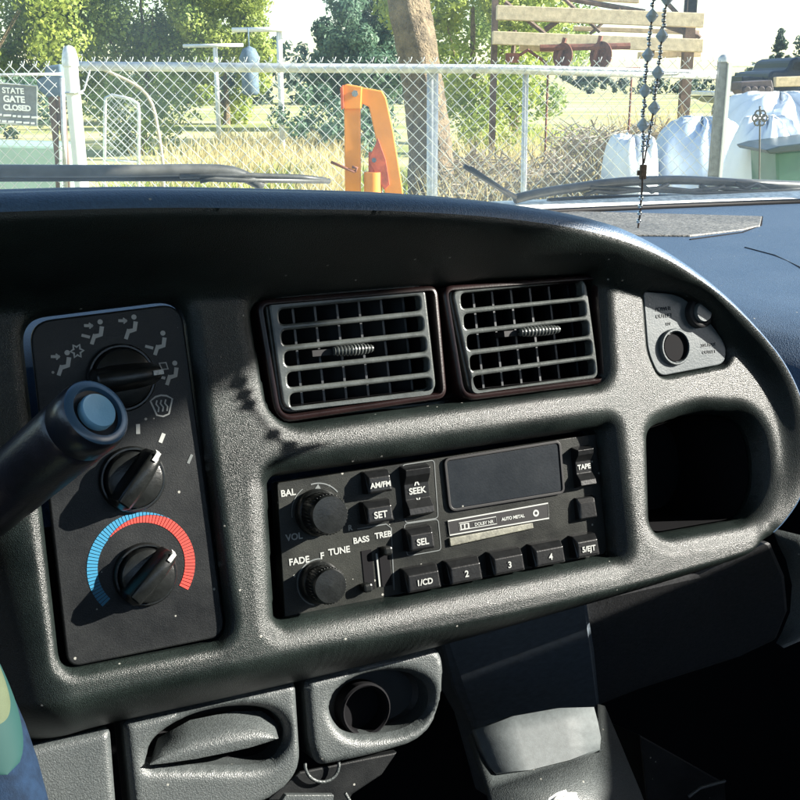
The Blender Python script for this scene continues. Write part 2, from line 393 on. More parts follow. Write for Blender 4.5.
# skirt rolling back from the crest / right end
vs=[];fs=[]
rings=[(0,0),(.003,.0006),(.0058,.0025),(.0082,.006),(.0098,.011),(.0104,.015),(.0098,.0165),(.0102,.018),(.0125,.022),(.0143,.03),(.0150,.045),(.0150,.08),(.015,.24)]
n=len(cres); Hc=hfun(cA[:,:2],False)
for i,p in enumerate(cres):
    t=(cres[min(i+1,n-1)]-cres[max(i-1,0)]).to_2d().normalized(); q=Vector((-t.y,t.x))
    k=1.0 if p.x<.13 else max(.35,1-(p.x-.13)*6)
    for off,dh in rings: vs.append((p.x+q.x*off*k,p.y+q.y*off*k,Hc[i]-dh))
m_=len(rings)
for i in range(n-1):
    for j in range(m_-1): fs.append((i*m_+j,i*m_+j+1,(i+1)*m_+j+1,(i+1)*m_+j))
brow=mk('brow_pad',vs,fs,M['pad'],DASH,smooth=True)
bm=bmesh.new(); bm.from_mesh(brow.data); bmesh.ops.recalc_face_normals(bm,faces=bm.faces); bm.to_mesh(brow.data); bm.free()
# underside: bottom edge turning back
mb=MB(); bl=[Vector((p.x,p.y,h)) for p,h in zip(bote,hfun(bA[:,:2],True))]
mb.add([p for p in bl]+[p+Vector((0,-.001,-.004)) for p in bl]+[p+Vector((0,.002,-.12)) for p in bl],
       [(i,i+1,len(bl)+i+1,len(bl)+i) for i in range(len(bl)-1)]+[(len(bl)+i,len(bl)+i+1,2*len(bl)+i+1,2*len(bl)+i) for i in range(len(bl)-1)])
mb.build('bezel_underside',M['bezel'],DASH,smooth=True)
# storage pocket liner
def cup(name,poly,h0,h1,m,parent,scale=.9):
    c=sum((Vector(p[:2]) for p in poly),Vector((0,0)))/len(poly); n=len(poly); v=[];f=[]
    for s,h in((1,h0),(1,h0-.01),(scale,h1),(.02,h1)):
        for p in poly:
            q=c+(Vector(p[:2])-c)*s; v.append((q.x,q.y,h))
    for r_ in range(3):
        for i in range(n): j=(i+1)%n; f.append((r_*n+i,r_*n+j,(r_+1)*n+j,(r_+1)*n+i))
    return mk(name,v,f,m,parent,smooth=True,auto=40)
poc=inset(OPEN['pocket'][0],.0012)
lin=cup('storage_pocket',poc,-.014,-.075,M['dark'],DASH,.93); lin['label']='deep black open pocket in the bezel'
# ---- air vents
def vent(face,rows,slotL,slotR,sh,tabpos,label,hus,lean):
    root=bpy.data.objects.new('air_vent',None); link(root,DASH); root['label']=label; ORGsave=ORG.get(DASH.name)
    fh=-.006
    outer=rp(qp(face,fh),[.005,.006,.006,.006],8)
    slots=[]
    for i in range(rows):
        t=i/(rows-1)
        L0=Vector(slotL[0])*(1-t)+Vector(slotL[1])*t; R0=Vector(slotR[0])*(1-t)+Vector(slotR[1])*t
        hh=sh/2
        slots.append(rp(qp([(L0.x,L0.y-hh),(R0.x,R0.y-hh),(R0.x+1,R0.y+hh),(L0.x+1,L0.y+hh)],fh),.0028,6))
    plate('vent_grille',[outer]+slots,fh-.007,fh,M['vent'],root,bev=.0011)
    # frame lip round the face
    o2=inset(outer,-.0012)
    plate('vent_frame',[o2,inset(outer,.0014)],fh-.02,fh-.0025,M['vent'],root,bev=.0008)
    # housing shell
    hs=rp(qp(hus,fh),[.007,.006,.006,.010],8)
    n=len(hs);v=[];f=[]
    hin=inset(hs,.0035)
    for pl,h in((hs,-.03),(hs,-.006),(inset(hs,.001),-.0045),(inset(hs,.0025),-.0045),(hin,-.007),(hin,-.03)):
        for p in pl: v.append((p.x,p.y,h))
    for r_ in range(5):
        for i in range(n): j=(i+1)%n; f.append((r_*n+i,r_*n+j,(r_+1)*n+j,(r_+1)*n+i))
    mk('vent_housing',v,f,M['housing'],root,smooth=True,auto=60)
    # duct behind
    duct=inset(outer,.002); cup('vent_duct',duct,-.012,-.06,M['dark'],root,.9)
    # louvres (horizontal blades seen in the slots' lower edge) and vertical vanes
    for i in range(6):
        t=(i+.6)/6.4
        a0=Vector(slotL[0])*(1-t)+Vector(slotR[0])*t; a1=Vector(slotL[1])*(1-t)+Vector(slotR[1])*t
        q0=Q(a0.x,a0.y-sh*.7,-.019); q1=Q(a1.x,a1.y+sh*.7,-.019)
        mb=MB(); d=Vector((lean,0,-.022)); tn=Vector((.0006,0,0))
        mb.prism([q0-tn,q0+tn,q1+tn,q1-tn],d); mb.build('vane',M['vane'],root)
    # ribbed thumb tab
    mb=MB(); c0=Q(*tabpos,fh); rx=Q(tabpos[0]+20,tabpos[1]-1.5,fh)-c0
    ax=rx.normalized()
    prof=[]
    Ln=rx.length*2
    for i in range(49):
        t=i/48; rr=.0017+.0009*math.sin(math.pi*min(1,t*1.1))**.5 + (.00035 if i%4<2 else -.0002)
        if i in(0,48): rr=.0004
        prof.append((rr,(t-.5)*Ln))
    mb.lathe(prof,c0+Vector((0,0,.002)),ax,n=16)
    mb.build('thumb_tab',M['vent'],root,smooth=True,auto=50)
    mb=MB(); mb.box(c0+Vector((-.006,0,-.005)),(.03,.003,.010)); mb.build('tab_slider',M['black'],root)
    return root
vent([(268,298),(425,284),(437,392),(284,411)],5,((279,317),(290,401)),((420,303),(431,385)),15,(352,350),'left air vent, upper left in shade',[(255,300),(437,285),(447,398),(276,424)],-.010)
vent([(452,290),(586,278),(600,378),(474,394)],5,((461,301),(473,384)),((582,289),(594,367)),15.5,(538,331),'right air vent, fully sunlit',[(441,286),(599,274),(606,383),(460,402)],.006)
# ---- power outlet panel
M['outlet']=dusty('satin_grey_plastic',(.16,.195,.21),(.25,.28,.285),rough=.32,bump=.06,dustamt=.6,grain=.1)
OUT=bpy.data.objects.new('outlet_panel',None); link(OUT,DASH)
ho=-.003
plate('outlet_face',[inset(OPEN['outlet'][0],.0004)],ho-.004,ho,M['outlet'],OUT,bev=.0005)
c=Q(674,347,ho)
mb=MB(); mb.lathe([(.0105,0),(.0105,.0018),(.0100,.0024),(.0092,.0024),(.0088,.0018),(.0085,-.004+.0045)],c,n=40); mb.build('socket_ring',M['outlet'],OUT,smooth=True,auto=50)
mb=MB(); mb.lathe([(.0083,.0021),(.0080,.0012),(.0078,.0006),(.00001,.0006)],c,n=40); s_=mb.build('socket_cap',M['dark'],OUT,smooth=True,auto=40)
c=Q(697,313,ho)
mb=MB(); mb.lathe([(.0088,-.002),(.0088,.004),(.0082,.0046),(.0066,.0046),(.0060,.003),(.0058,.001)],c,n=32); mb.build('socket_ring',M['black'],OUT,smooth=True,auto=50)
mb=MB(); mb.lathe([(.0058,.0005),(.0058,.0055),(.0052,.0065),(.0001,.0065)],c,n=32); mb.build('lighter_plug',M['outlet'],OUT,smooth=True,auto=50)
mb=MB()
for t_,px,py,sz in(('POWER',663,309,.0035),('OUTLET',664,316,.0035),('12V',668,324,.0026),('20A MAX',708,345,.0030),('OUTLET',709,352,.0030)):
    p=Q(px,py,ho); mb.add(*text_geo(t_,sz,(p.x,p.y),ho+.0002))
mb.build('outlet_lettering',mat('grey_relief_ink',(.042,.05,.053),.6),OUT)
# ---- lower panels
def dish_panel(name,outer,hole,rc,rh,m,label=None,h=-.042,fil=.006,cellp=.0016,parent=DASH,tiltv=0):
    po=rp(qp(outer,h),rc,6); ph=rp(qp(hole,h),rh,8) if hole else None
    X0,X1=min(p.x for p in po),max(p.x for p in po);Y0,Y1=min(p.y for p in po),max(p.y for p in po)
    xs=np.arange(X0-cellp,X1+2*cellp,cellp);ys=np.arange(Y0-cellp,Y1+2*cellp,cellp)
    gx,gy=np.meshgrid(xs,ys);P=np.stack([gx.ravel(),gy.ravel()],1)
    global cell
    sv=cell; cell=cellp
    P,d0=snap(P,lambda p_:-sdf(p_,po)); good=d0>=-1e-9
    if ph: 
        P,d1=snap(P,lambda p_:sdf(p_,ph)); good&=d1>=-1e-9
    cell=sv
    def hf(P,d0,d1):
        hh=np.full(len(P),h); r=.004; dd=np.clip(d0,0,r); hh-=r-np.sqrt(np.maximum(r*r-(r-dd)**2,0))
        if ph: dd=np.clip(d1,0,fil); hh-=fil-np.sqrt(np.maximum(fil*fil-(fil-dd)**2,0))
        return hh
    d1=d1 if ph else None
    H=hf(P,np.maximum(d0,0),np.maximum(d1,0) if ph else None)
    nx=len(xs);ny=len(ys);idx=np.arange(nx*ny).reshape(ny,nx);V=[];F=[]
    for a1,b1,c1,e1 in zip(idx[:-1,:-1].ravel(),idx[:-1,1:].ravel(),idx[1:,1:].ravel(),idx[1:,:-1].ravel()):
        g=[v for v in(a1,b1,c1,e1) if good[v]]
        if len(g)>=3: F.append(tuple(g))
    us=sorted({v for f in F for v in f}); rm={v:i for i,v in enumerate(us)}
    V=[(P[i,0],P[i,1],H[i]) for i in us]; F=[tuple(rm[v] for v in f) for f in F]
    def ring(poly,d0,dep):
        k=len(V);n=len(poly)
        for q in poly: V.append((q[0],q[1],h-d0))
        for q in poly: V.append((q[0],q[1],h-dep))
        for i in range(n): j=(i+1)%n; F.append((k+i,k+j,k+n+j,k+n+i))
    ring(po,.004,.03)
    if ph: ring(ph,fil,fil+.02)
    o=mk(name,V,F,m,parent,smooth=True,auto=60)
    if label:o['label']=label
    return o,ph
dish_panel('knee_panel',[(-60,768),(111,729),(121,860),(-60,900)],None,[.003,.003,.003,.003],None,M['lower'],'coarse grained grey panel at the lower left')
ash,ph=dish_panel('ashtray_drawer',[(124,723),(297,682),(303,775),(265,806),(136,838)],[(148,768),(152,740),(200,712),(262,706),(287,722),(287,748),(268,768),(205,768)],[.003,.004,.012,.012,.005],[.003,.012,.02,.018,.01,.012,.012,.008],M['lower'],'grey ashtray drawer with a scooped finger pull')
cup('finger_pull_recess',inset(ph,-.0005),-.050,-.068,M['black'],ash,.8)
# scooped lip inside the pull
hs=-.035
v=[];f=[]
top=[(150,762),(158,738),(190,720),(235,711),(262,711),(277,722),(279,738)]; bot=[(150,765),(168,763),(195,759),(225,753),(248,748),(265,743),(277,739)]
for i,(a_,b_) in enumerate(zip(top,bot)):
    for j in range(7):
        t=j/6; p=Vector(a_)*(1-t)+Vector(b_)*t; hh=-.053+.014*math.sin(t*math.pi*.62); v.append(tuple(Q(p.x,p.y,hh)))
for i in range(6):
    for j in range(6): f.append((i*7+j,(i+1)*7+j,(i+1)*7+j+1,i*7+j+1))
mk('finger_pull',v,f,M['lower'],ash,smooth=True)
hole,ph=dish_panel('cup_holder_panel',[(306,681),(437,646),(446,662),(443,708),(425,741),(372,757),(318,768),(311,745)],[(330,712),(338,690),(365,675),(405,671),(432,684),(434,712),(410,732),(372,738),(345,736)],[.004,.006,.008,.012,.012,.01,.006,.006],[.012,.012,.012,.014,.014,.014,.012,.012,.012],M['lower'],'grey panel with an oval opening')
cup('opening_liner',inset(ph,-.0005),-.050,-.063,mat('liner_plastic',(.012,.013,.013),.6,noise=.2,nscale=100),hole,.9)
c=Q(361,707,-.058); mb=MB(); mb.lathe([(.0145,-.003),(.0145,.007),(.0135,.008),(.0125,.007),(.012,-.004),(.0001,-.004)],c,n=40); mb.build('socket',M['dark'],hole,smooth=True,auto=40)
# bracket below with a pin ring
mb=MB()
mb.prism([Q(x,y,-.050) for x,y in[(268,800),(300,772),(372,757),(398,752),(382,775),(352,795),(340,830),(268,830)]],(0,0,-.006)); br=mb.build('hinge_bracket',M['panel'],DASH,bevel=.001)
mb=MB(); mb.tube([Q(322+17*math.cos(rad(t)),765+17*math.sin(rad(t)),-.046) for t in range(-10,200,15)],.0009,8); mb.build('hinge_pin',M['lower'],br,smooth=True)
mb=MB(); mb.prism([Q(x,y,-.040) for x,y in[(286,795),(334,795),(330,830),(262,830)]],(0,0,-.004)); mb.tube([Q(345,793,-.042),Q(351,803,-.042),Q(353,830,-.042)],.001,8); mb.build('bracket_lip',M['lower'],br,bevel=.0008)
# dark backing added under the dash to keep light from leaking in
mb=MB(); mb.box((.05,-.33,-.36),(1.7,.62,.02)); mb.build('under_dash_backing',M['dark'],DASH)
# glovebox (passenger side)
gp=[(566,604),(700,574),(772,540),(787,575),(790,610),(778,640),(740,658),(640,690),(585,712)]
mb=MB(); pts=[Q(x,y,-.05-.13*max(0,(y-545)/160)) for x,y in gp]
mb.prism(pts,(0,0,-.03)); gb=mb.build('glove_box_door',mat('charcoal_plastic',(.035,.036,.038),.55,noise=.3,nscale=400,bump=.2),DASH,bevel=.004)
# right trim curving round the glove box
v=[];f=[]
outer=[(772,528),(800,535),(840,560),(842,620),(812,636),(784,648)]; inn=[(778,544),(786,560),(792,585),(790,612),(782,632),(776,643)]
for i in range(6):
    for j in range(5):
        t=j/4; p=Vector(outer[i])*(1-t)+Vector(inn[i])*t; v.append(tuple(Q(p.x,p.y,-.004-.022*t**2)))
for i in range(5):
    for j in range(4): f.append((i*5+j,(i+1)*5+j,(i+1)*5+j+1,i*5+j+1))
mk('glove_box_trim',v,f,M['lower'],DASH,smooth=True)
# ---- top pad in truck coordinates (world), passenger side and rear strip
prof=[(1.06,-.141),(1.0,-.139),(.93,-.139),(.85,-.139),(.76,-.141),(.68,-.144),(.61,-.150),(.56,-.158),(.52,-.170),(.49,-.188),(.475,-.215),(.47,-.24)]
v=[];f=[]; rs=[-.55+i*.04 for i in range(46)]
MDi=MD.inverted()
for r in rs:
    for fwd,z in prof:
        # windscreen curves back towards the sides
        ff=fwd-(.10*((r-.35)/.9)**2 if fwd>.8 else 0)
        k=min(1,max(0,(r-.50)/.08)); k=k*k*(3-2*k)
        lo=.60; 
        if ff<lo: ff=ff*k+lo*(1-k)+(1-k)*0
        zz=z if k>0.5 or z>-.15 else max(z,-.30)
        v.append(MDi@(MT@Vector((r,ff,zz))))
m_=len(prof)
for i in range(len(rs)-1):
    for j in range(m_-1): f.append((i*m_+j,i*m_+j+1,(i+1)*m_+j+1,(i+1)*m_+j))
M['pad_low']=dusty('sky_tinted_pad_vinyl_dim',(.075,.16,.29),(.13,.23,.37),rough=.55,bump=.3,bscale=1300,dustamt=.5,grain=.15)  # same sky-light tint, darker copy for the pad behind the brow
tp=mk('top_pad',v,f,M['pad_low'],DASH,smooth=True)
# defroster / speaker grille lid on the pad
g0=[T2(x,y,.80) for x,y in[(560,214),(760,218),(760,232),(700,240)]]
PF_=sorted(prof)
def padz(f): return float(np.interp(f,[a_[0] for a_ in PF_],[a_[1] for a_ in PF_]))
def padpt(px,py,lift=0.0):
    d=ray(px,py); z=-.14
    for _ in range(8): p=d*(z/d.z); z=padz(p.dot(TF))+lift
    return MDi@(CAM+d*(z/d.z))
M['grille']=dusty('defroster_grille_plastic',(.26,.26,.24),(.46,.45,.41),rough=.6,bump=.5,bscale=400,dustamt=.8,grain=.5,gscale=260)
mb=MB(); mb.prism([padpt(x,y,.002) for x,y in[(540,210),(762,216),(760,225),(742,229),(690,235),(560,234)]],MDi.to_3x3()@Vector((0,0,-.003))); mb.build('defroster_grille',M['grille'],DASH,bevel=.001)
mb=MB()
for a_,b_ in(((690,240),(742,233)),((742,233),(761,226)),((761,226),(762,217))):
    mb.tube([padpt(*a_,.0),padpt(*b_,.0)],.0011,6)
mb.build('grille_seam',M['dark'],DASH)
# seam line on the pad at right
mb=MB(); mb.tube([padpt(x,y,-.0004) for x,y in[(745,248),(775,256),(800,268),(830,290)]],.0012,6); mb.build('pad_seam',M['black'],DASH)

# ================================================================== CLIMATE CONTROL
hc=-.006
CL=droot('climate_control_panel','matte black heater control panel with three round knobs, left of the vents','control panel',Q(128,650,hc))
plate('faceplate',[rp(qp([(29,322),(181,303),(226,636),(68,668)],hc),[.010,.010,.008,.006],8)],hc-.004,hc,M['panel'],CL,bev=.0009)
def hknob(px,py,r,ang,mark=True,base=.0):
    c=Q(px,py,hc); 
    mb=MB(); mb.lathe([(r,0),(r,.0022),(r*.95,.0032),(r*.90,.0032),(r*.86,.0015)],c,n=48)
    root=mb.build('knob',M['knob'],CL,smooth=True,auto=45)
    # domed skirt
    mb=MB(); R2=r*.84; prof=[(R2,.0),(R2,.006),(R2*.97,.008),(R2*.9,.0085),(.00001,.0088)]
    mb.lathe(prof,c,n=48); mb.build('knob_disc',M['knob'],root,smooth=True,auto=30)
    # finger bar
    ca,sa=math.cos(rad(ang)),math.sin(rad(ang)); u=Vector((ca,sa,0));w=Vector((-sa,ca,0))
    L_=r*.98; wd=r*.27
    vs=[];fs=[]
    secs=[(-1.0,.55,.35),(-.85,.9,.8),(-.4,1.05,1),(.3,1.0,1),(.8,.85,.95),(1.0,.6,.75)]
    for t,ww,hh in secs:
        for k,(a_,b_) in enumerate([(-1.5,0),(-1.15,.55),(-.75,.93),(-.4,1),(.4,1),(.75,.93),(1.15,.55),(1.5,0)]):
            vs.append(c+u*(t*L_)+w*(a_*wd*ww)+Vector((0,0,.0083+b_*hh*.0105 if b_ else .006)))
    for i in range(len(secs)-1):
        for k in range(7): fs.append((i*8+k,(i+1)*8+k,(i+1)*8+k+1,i*8+k+1))
    fs.append(tuple(range(8))); fs.append(tuple(range(40,48))[::-1])
    mb=MB(); mb.add(vs,fs); bar=mb.build('knob_bar',M['knob'],root,smooth=True,auto=35,bevel=.0006)
    if mark:
        mb=MB(); mb.box(c+u*(L_*.86)+Vector((0,0,.0083+.0102)),(L_*.30,wd*.5,.0006),Matrix.Rotation(rad(ang),3,'Z')@Matrix.Rotation(rad(6),3,'Y'))
        mb.box(c+u*(L_*1.02)+Vector((0,0,.0083+.0065)),(.0006,wd*.5,.004),Matrix.Rotation(rad(ang),3,'Z')@Matrix.Rotation(rad(-12),3,'Y'))
        mb.build('knob_pointer',M['pointer'],root)
    return root
S_=.00052
k1=hknob(121,378,.0155,3); k2=hknob(132,479,.0150,50); k3=hknob(145,574,.0145,43)
# printed icons
hi=hc+.0001
def icon(kind,px,py,s=1.0):
    c=Q(px,py,hi); mb=MB(); k=.0098*s*.5
    def pt(x,y): return (c.x+x*k*.9,c.y+y*k)
    if kind=='seat' or kind.startswith('seat'):
        ribbon(mb,[pt(.75,.55),pt(.55,-.2),pt(-.05,-.3)],k*.40,hi); ribbon(mb,[pt(-.02,-.12),pt(-.45,-1.0)],k*.34,hi)
        mb.lathe([(k*.24,0),(k*.24,.00015),(.00001,.00015)],(pt(.62,.98)[0],pt(.62,.98)[1],hi),n=12)
        if 'u' in kind: ribbon(mb,[pt(-1.0,.75),pt(-.15,.68)],k*.26,hi); ribbon(mb,[pt(-.5,.95),pt(-.15,.68),pt(-.5,.45)],k*.14,hi)
        if 'd' in kind: ribbon(mb,[pt(-1.35,-.1),pt(-.55,-.35)],k*.26,hi)
        if 'w' in kind:
            ribbon(mb,[pt(-1.0,1.1),pt(-.3,1.1),pt(-.15,.5),pt(-.8,.5)],k*.14,hi,closed=True)
    elif kind=='star':
        pts=[]
        for i in range(12):
            rr=1.0 if i%2==0 else .55; pts.append(pt(rr*math.cos(i*math.pi/6),rr*math.sin(i*math.pi/6)))
        ribbon(mb,pts,k*.28,hi,closed=True)
    elif kind=='defrost':
        ribbon(mb,[pt(-1,.5),pt(-.5,.8),pt(0,.88),pt(.5,.8),pt(1,.5),pt(.55,-.7),pt(0,-.85),pt(-.55,-.7)],k*.14,hi,closed=True)
        for x in(-.4,0,.4): ribbon(mb,[pt(x,.5),pt(x-.12,.2),pt(x+.1,-.1),pt(x,-.45)],k*.12,hi)
    o=mb.build('icon',M['print'],CL); return o
icon('seatu',62,364); icon('star',77,351,.65); icon('seatud',95,333); icon('seatu',129,328); icon('seatd',158,344); icon('seatwd',170,374); icon('defrost',162,406,1.15)
mb=MB()
for px,py,ang,l in((138,429,85,.0045),(162,438,62,.0045)):
    c=Q(px,py,hi); d=Vector((math.cos(rad(ang)),math.sin(rad(ang))))*l/2; ribbon(mb,[c.to_2d()-d,c.to_2d()+d],.0018,hi)
mb.build('fan_marks',M['print'],CL)
mb=MB()
for px,py,ang,l in((190,459,60,.0045),):
    c=Q(px,py,hi); d=Vector((math.cos(rad(ang)),math.sin(rad(ang))))*l/2; ribbon(mb,[c.to_2d()-d,c.to_2d()+d],.0013,hi)
mb.build('faint_marks',M['printdim'],CL)
# temperature scale
c=Q(142,566,hi)
mbB=MB();mbR=MB(); Ro=.0245;Ri=.0198;nS=66
for i in range(nS):
    a0=218-i*(218+37)/nS; a1=a0-(218+37)/nS*.80
    t=i/nS
    def wedge(mb,r0,r1):
        p=[(c.x+r*math.cos(rad(q)),c.y+r*math.sin(rad(q)),hi) for r,q in((r0,a0),(r1,a0),(r1,a1),(r0,a1))]; mb.prism(p,(0,0,.00015))
    split=Ri+(Ro-Ri)*min(1,max(0,(t-.32)/.32))
    if t<.64: wedge(mbB,split+.0002 if t>.32 else Ri,Ro)
    if t>.34: wedge(mbR,Ri,min(split,Ro))
mbB.build('cold_scale',M['blue_ink'],CL); mbR.build('hot_scale',M['red_ink'],CL)

# ================================================================== RADIO
hr=-.014
RD=droot('radio','black factory cassette radio with two knobs and a row of preset buttons','radio',Q(445,600,hr))
plate('faceplate',[rp(qp([(277,483),(608,432),(617,556),(285,619)],hr),.0015,3)],hr-.01,hr,M['face'],RD,bev=.0004)
def rbutton(px,py,w,hgt,txt,name='button',ts=.0052,hh=.0075,sub=None,bold=.00012):
    c=Q(px,py,hr+hh); u0,v0=c.x,c.y; W2=w*S_/2;H2=hgt*S_/2
    # wedge key, taller at the lower edge, chamfered top
    b=.0006
    base=[(-1,-1),(1,-1),(1,1),(-1,1)]
    vs=[(u0+x*W2,v0+y*H2,hr) for x,y in base]
    vs+=[(u0+x*(W2-b*.6),v0+y*(H2-b*.6),hr+hh*(.95 if y<0 else .55)) for x,y in base]
    vs+=[(u0+x*(W2-b*2.2),v0+(H2*.45 if y>0 else -H2+b*2.0),hr+hh*(1.05 if y<0 else 1.0)) for x,y in base]
    fs=[(0,1,5,4),(1,2,6,5),(2,3,7,6),(3,0,4,7),(4,5,9,8),(5,6,10,9),(6,7,11,10),(7,4,8,11),(8,9,10,11)]
    mb=MB(); mb.add(vs,fs); o=mb.build(name,M['button'],RD,bevel=.0005)
    if txt:
        mb=MB(); mb.add(*text_geo(txt,ts,(u0,v0-H2*.25),hr+hh*1.05+.0002,bold=bold)); mb.build('button_lettering',M['print'],o)
    return o
for px,py,t in((424,579,'1/CD'),(466,571,'2'),(509,562,'3'),(550,554,'4'),(588,546,'5/EJT')):
    rbutton(px,py,38 if t!='5/EJT' else 30,24,t,'preset_button',.0052 if len(t)<4 else .0046)
rbutton(380,482,27,22,'AM/FM',ts=.0042); rbutton(380,512,30,22,'SET'); rbutton(422,539,29,23,'SEL')
# rocker switches
def rocker(px,py,w,hgt,lines,name):
    c=Q(px,py,hr+.005);W2=w*S_/2;H2=hgt*S_/2; vs=[];fs=[]
    ys=[-1,-.86,-.62,-.3,.3,.62,.86,1]; hz=[0,.0065,.006,.0028,.0028,.006,.0065,0]
    for y,z in zip(ys,hz):
        for x,dz in((-1,-.006 if z else 0),(-.9,0),(.9,0),(1,-.006 if z else 0)): vs.append((c.x+x*W2,c.y+y*H2,hr+max(z+dz,0)))
    for i in range(7):
        for k in range(3): fs.append((i*4+k,i*4+k+1,(i+1)*4+k+1,(i+1)*4+k))
    mb=MB(); mb.add(vs,fs); o=mb.build(name,M['button'],RD,bevel=.0003)
    mb=MB()
    for t,dy,sz in lines: mb.add(*text_geo(t,sz,(c.x,c.y+dy),hr+.0031,bold=.00012))
    mb.build('rocker_lettering',M['print'],o); return o
r_=rocker(419,491,30,52,(('^',.0030,.0075),('SEEK',0,.0050),('v',-.0045,.0055)),'seek_rocker')
rocker(586,467,22,44,(('TAPE',0,.0042),),'tape_rocker')
rbutton(588,508,24,24,'',hh=.004)
# surround lines printed/moulded
mb=MB()
c1=Q(318,511,hr)
ribbon(mb,arc(c1,.0138,35,100,16),.0006,hr+.0001); ribbon(mb,arc(c1,.0138,120,185,14),.0004,hr+.0001)
mb.prism([Q(312,493,hr+.0001),Q(322,491,hr+.0001),Q(318,484,hr+.0001)],(0,0,.00015))
c2=Q(319,582,hr)
ribbon(mb,arc(c2,.0115,80,250,24),.0006,hr+.0001)
def roundline(pts,r,w): ribbon(mb,rp(pts,r,5),w,hr+.0001,closed=True)
ribbon(mb,[q.to_2d() for q in(Q(357,529,hr),Q(386,524,hr),Q(391,528,hr),Q(394,590,hr))],.0005,hr+.0001)
roundline(qp([(402,465),(434,460),(438,518),(405,523)],hr),.002,.0004)
roundline(qp([(404,524),(438,519),(441,550),(407,556)],hr),.002,.0004)
mb.build('printed_lines',M['printdim'],RD)
mb=MB()
for t,px,py,sz in(('BAL',288,493,.0050),('R',350,528,.0042),('FADE',299,561,.0050),('F',322,556,.0050),('TUNE',339,551,.0050),('BASS',361,540,.0046),('TREB',383,535,.0046)):
    p=Q(px,py,hr); mb.add(*text_geo(t,sz,(p.x,p.y),hr+.0002,bold=.00012))
mb.build('lettering',M['print'],RD)
mb=MB(); p=Q(294,537,hr); mb.add(*text_geo('VOL',.0050,(p.x,p.y),hr+.0002,bold=.0001)); mb.build('lettering',M['print'],RD)
def rknob(px,py,r,h,name):
    c=Q(px,py,hr); 
    mb=MB(); prof=[(r*1.18,0),(r*1.18,.003),(r*1.08,.0045),(r*1.02,.005),(r*.98,h*.9),(r*.9,h),(.00001,h+.0004)]
    mb.lathe(prof,c,n=48); o=mb.build(name,M['knob'],RD,smooth=True,auto=35)
    mb=MB(); 
    for i in range(36):
        t=2*math.pi*i/36; d=Vector((math.cos(t),math.sin(t),0)); mb.tube([c+d*r*1.0+Vector((0,0,.005)),c+d*r*.985+Vector((0,0,h*.88))],.0004,5)
    mb.build('knob_ribs',M['knob'],o,smooth=True)
    return o
rknob(317,512,.0099,.018,'volume_knob'); rknob(319,582,.0089,.016,'tuning_knob')
# tone sliders
for px,py,kx,ky in((367,570,368,588),(384,566,388,551)):
    a0=Q(px,py-20,hr);a1=Q(px+2,py+20,hr)
    mb=MB(); mb.box((Vector(a0)+Vector(a1))/2+Vector((0,0,.0001)),(.0055,(a0-a1).length,.0006)); s=mb.build('tone_slider',M['dark'],RD)
    mb=MB(); c=Q(kx,ky,hr+.005); mb.box((c.x,c.y,hr+.003),(.0050,.0045,.006)); mb.build('slider_knob',M['knob'],s,bevel=.0012)
mb=MB(); mb.box(Q(378,570,hr+.0004),(.0008,.017,.0008)); mb.build('slider_divider',M['print'],RD)
# display
dp=rp(qp([(446,461),(558,443),(562,491),(451,509)],hr+.001),[.002,.002,.002,.003],5)
plate('display_window',[dp],hr,hr+.0012,M['display'],RD,bev=.0003)
plate('display_frame',[inset(dp,-.0016),inset(dp,.0001)],hr,hr+.0018,M['black'],RD,bev=.0004)
# cassette door
fr=qp([(447,521),(547,503),(548,518),(449,535)],hr)
cas=plate('cassette_door',[inset(fr,.0004)],hr,hr+.0008,M['black'],RD)
mb=MB(); ribbon(mb,[Vector(p) for p in fr],.0007,hr+.0009,closed=True)
dbx=qp([(458,523),(495,516.5),(496,523.5),(459,530)],hr)
ribbon(mb,dbx,.0004,hr+.0009,closed=True)
mb.prism([(*p,hr+.0009) for p in qp([(459,524),(468,522.4),(469,528.4),(460,530)],hr)],(0,0,.0001))
p=Q(483,523.0,hr); mb.add(*text_geo('DOLBY NR',.0026,(p.x,p.y),hr+.001,bold=.00005))
p=Q(512,517.5,hr); mb.add(*text_geo('AUTO METAL',.0026,(p.x,p.y),hr+.001,bold=.0001))
c=Q(535,513,hr); mb.lathe([(.0019,0),(.0019,.0002),(.0009,.0002),(.0009,0)],(c.x,c.y,hr+.0008),n=20)
mb.build('cassette_lettering',M['print'],cas)
mb=MB()
for dx in(-1.9,1.9):
    cc=Q(464+dx,526-dx*.17,hr); mb.box((cc.x,cc.y,hr+.0011),(.0012,.0022,.0001))
mb.build('logo_mark',M['black'],cas)
M['tan']=mat('dusty_tan_plastic',(.11,.11,.085),.5,noise=.4,nscale=300,bump=.2)
mb=MB(); mb.prism([(*p,hr+.0002) for p in qp([(448,538),(531,522.5),(532,528),(449,546)],hr)],(0,0,.0016)); mb.build('cassette_flap',M['tan'],RD,bevel=.0004)

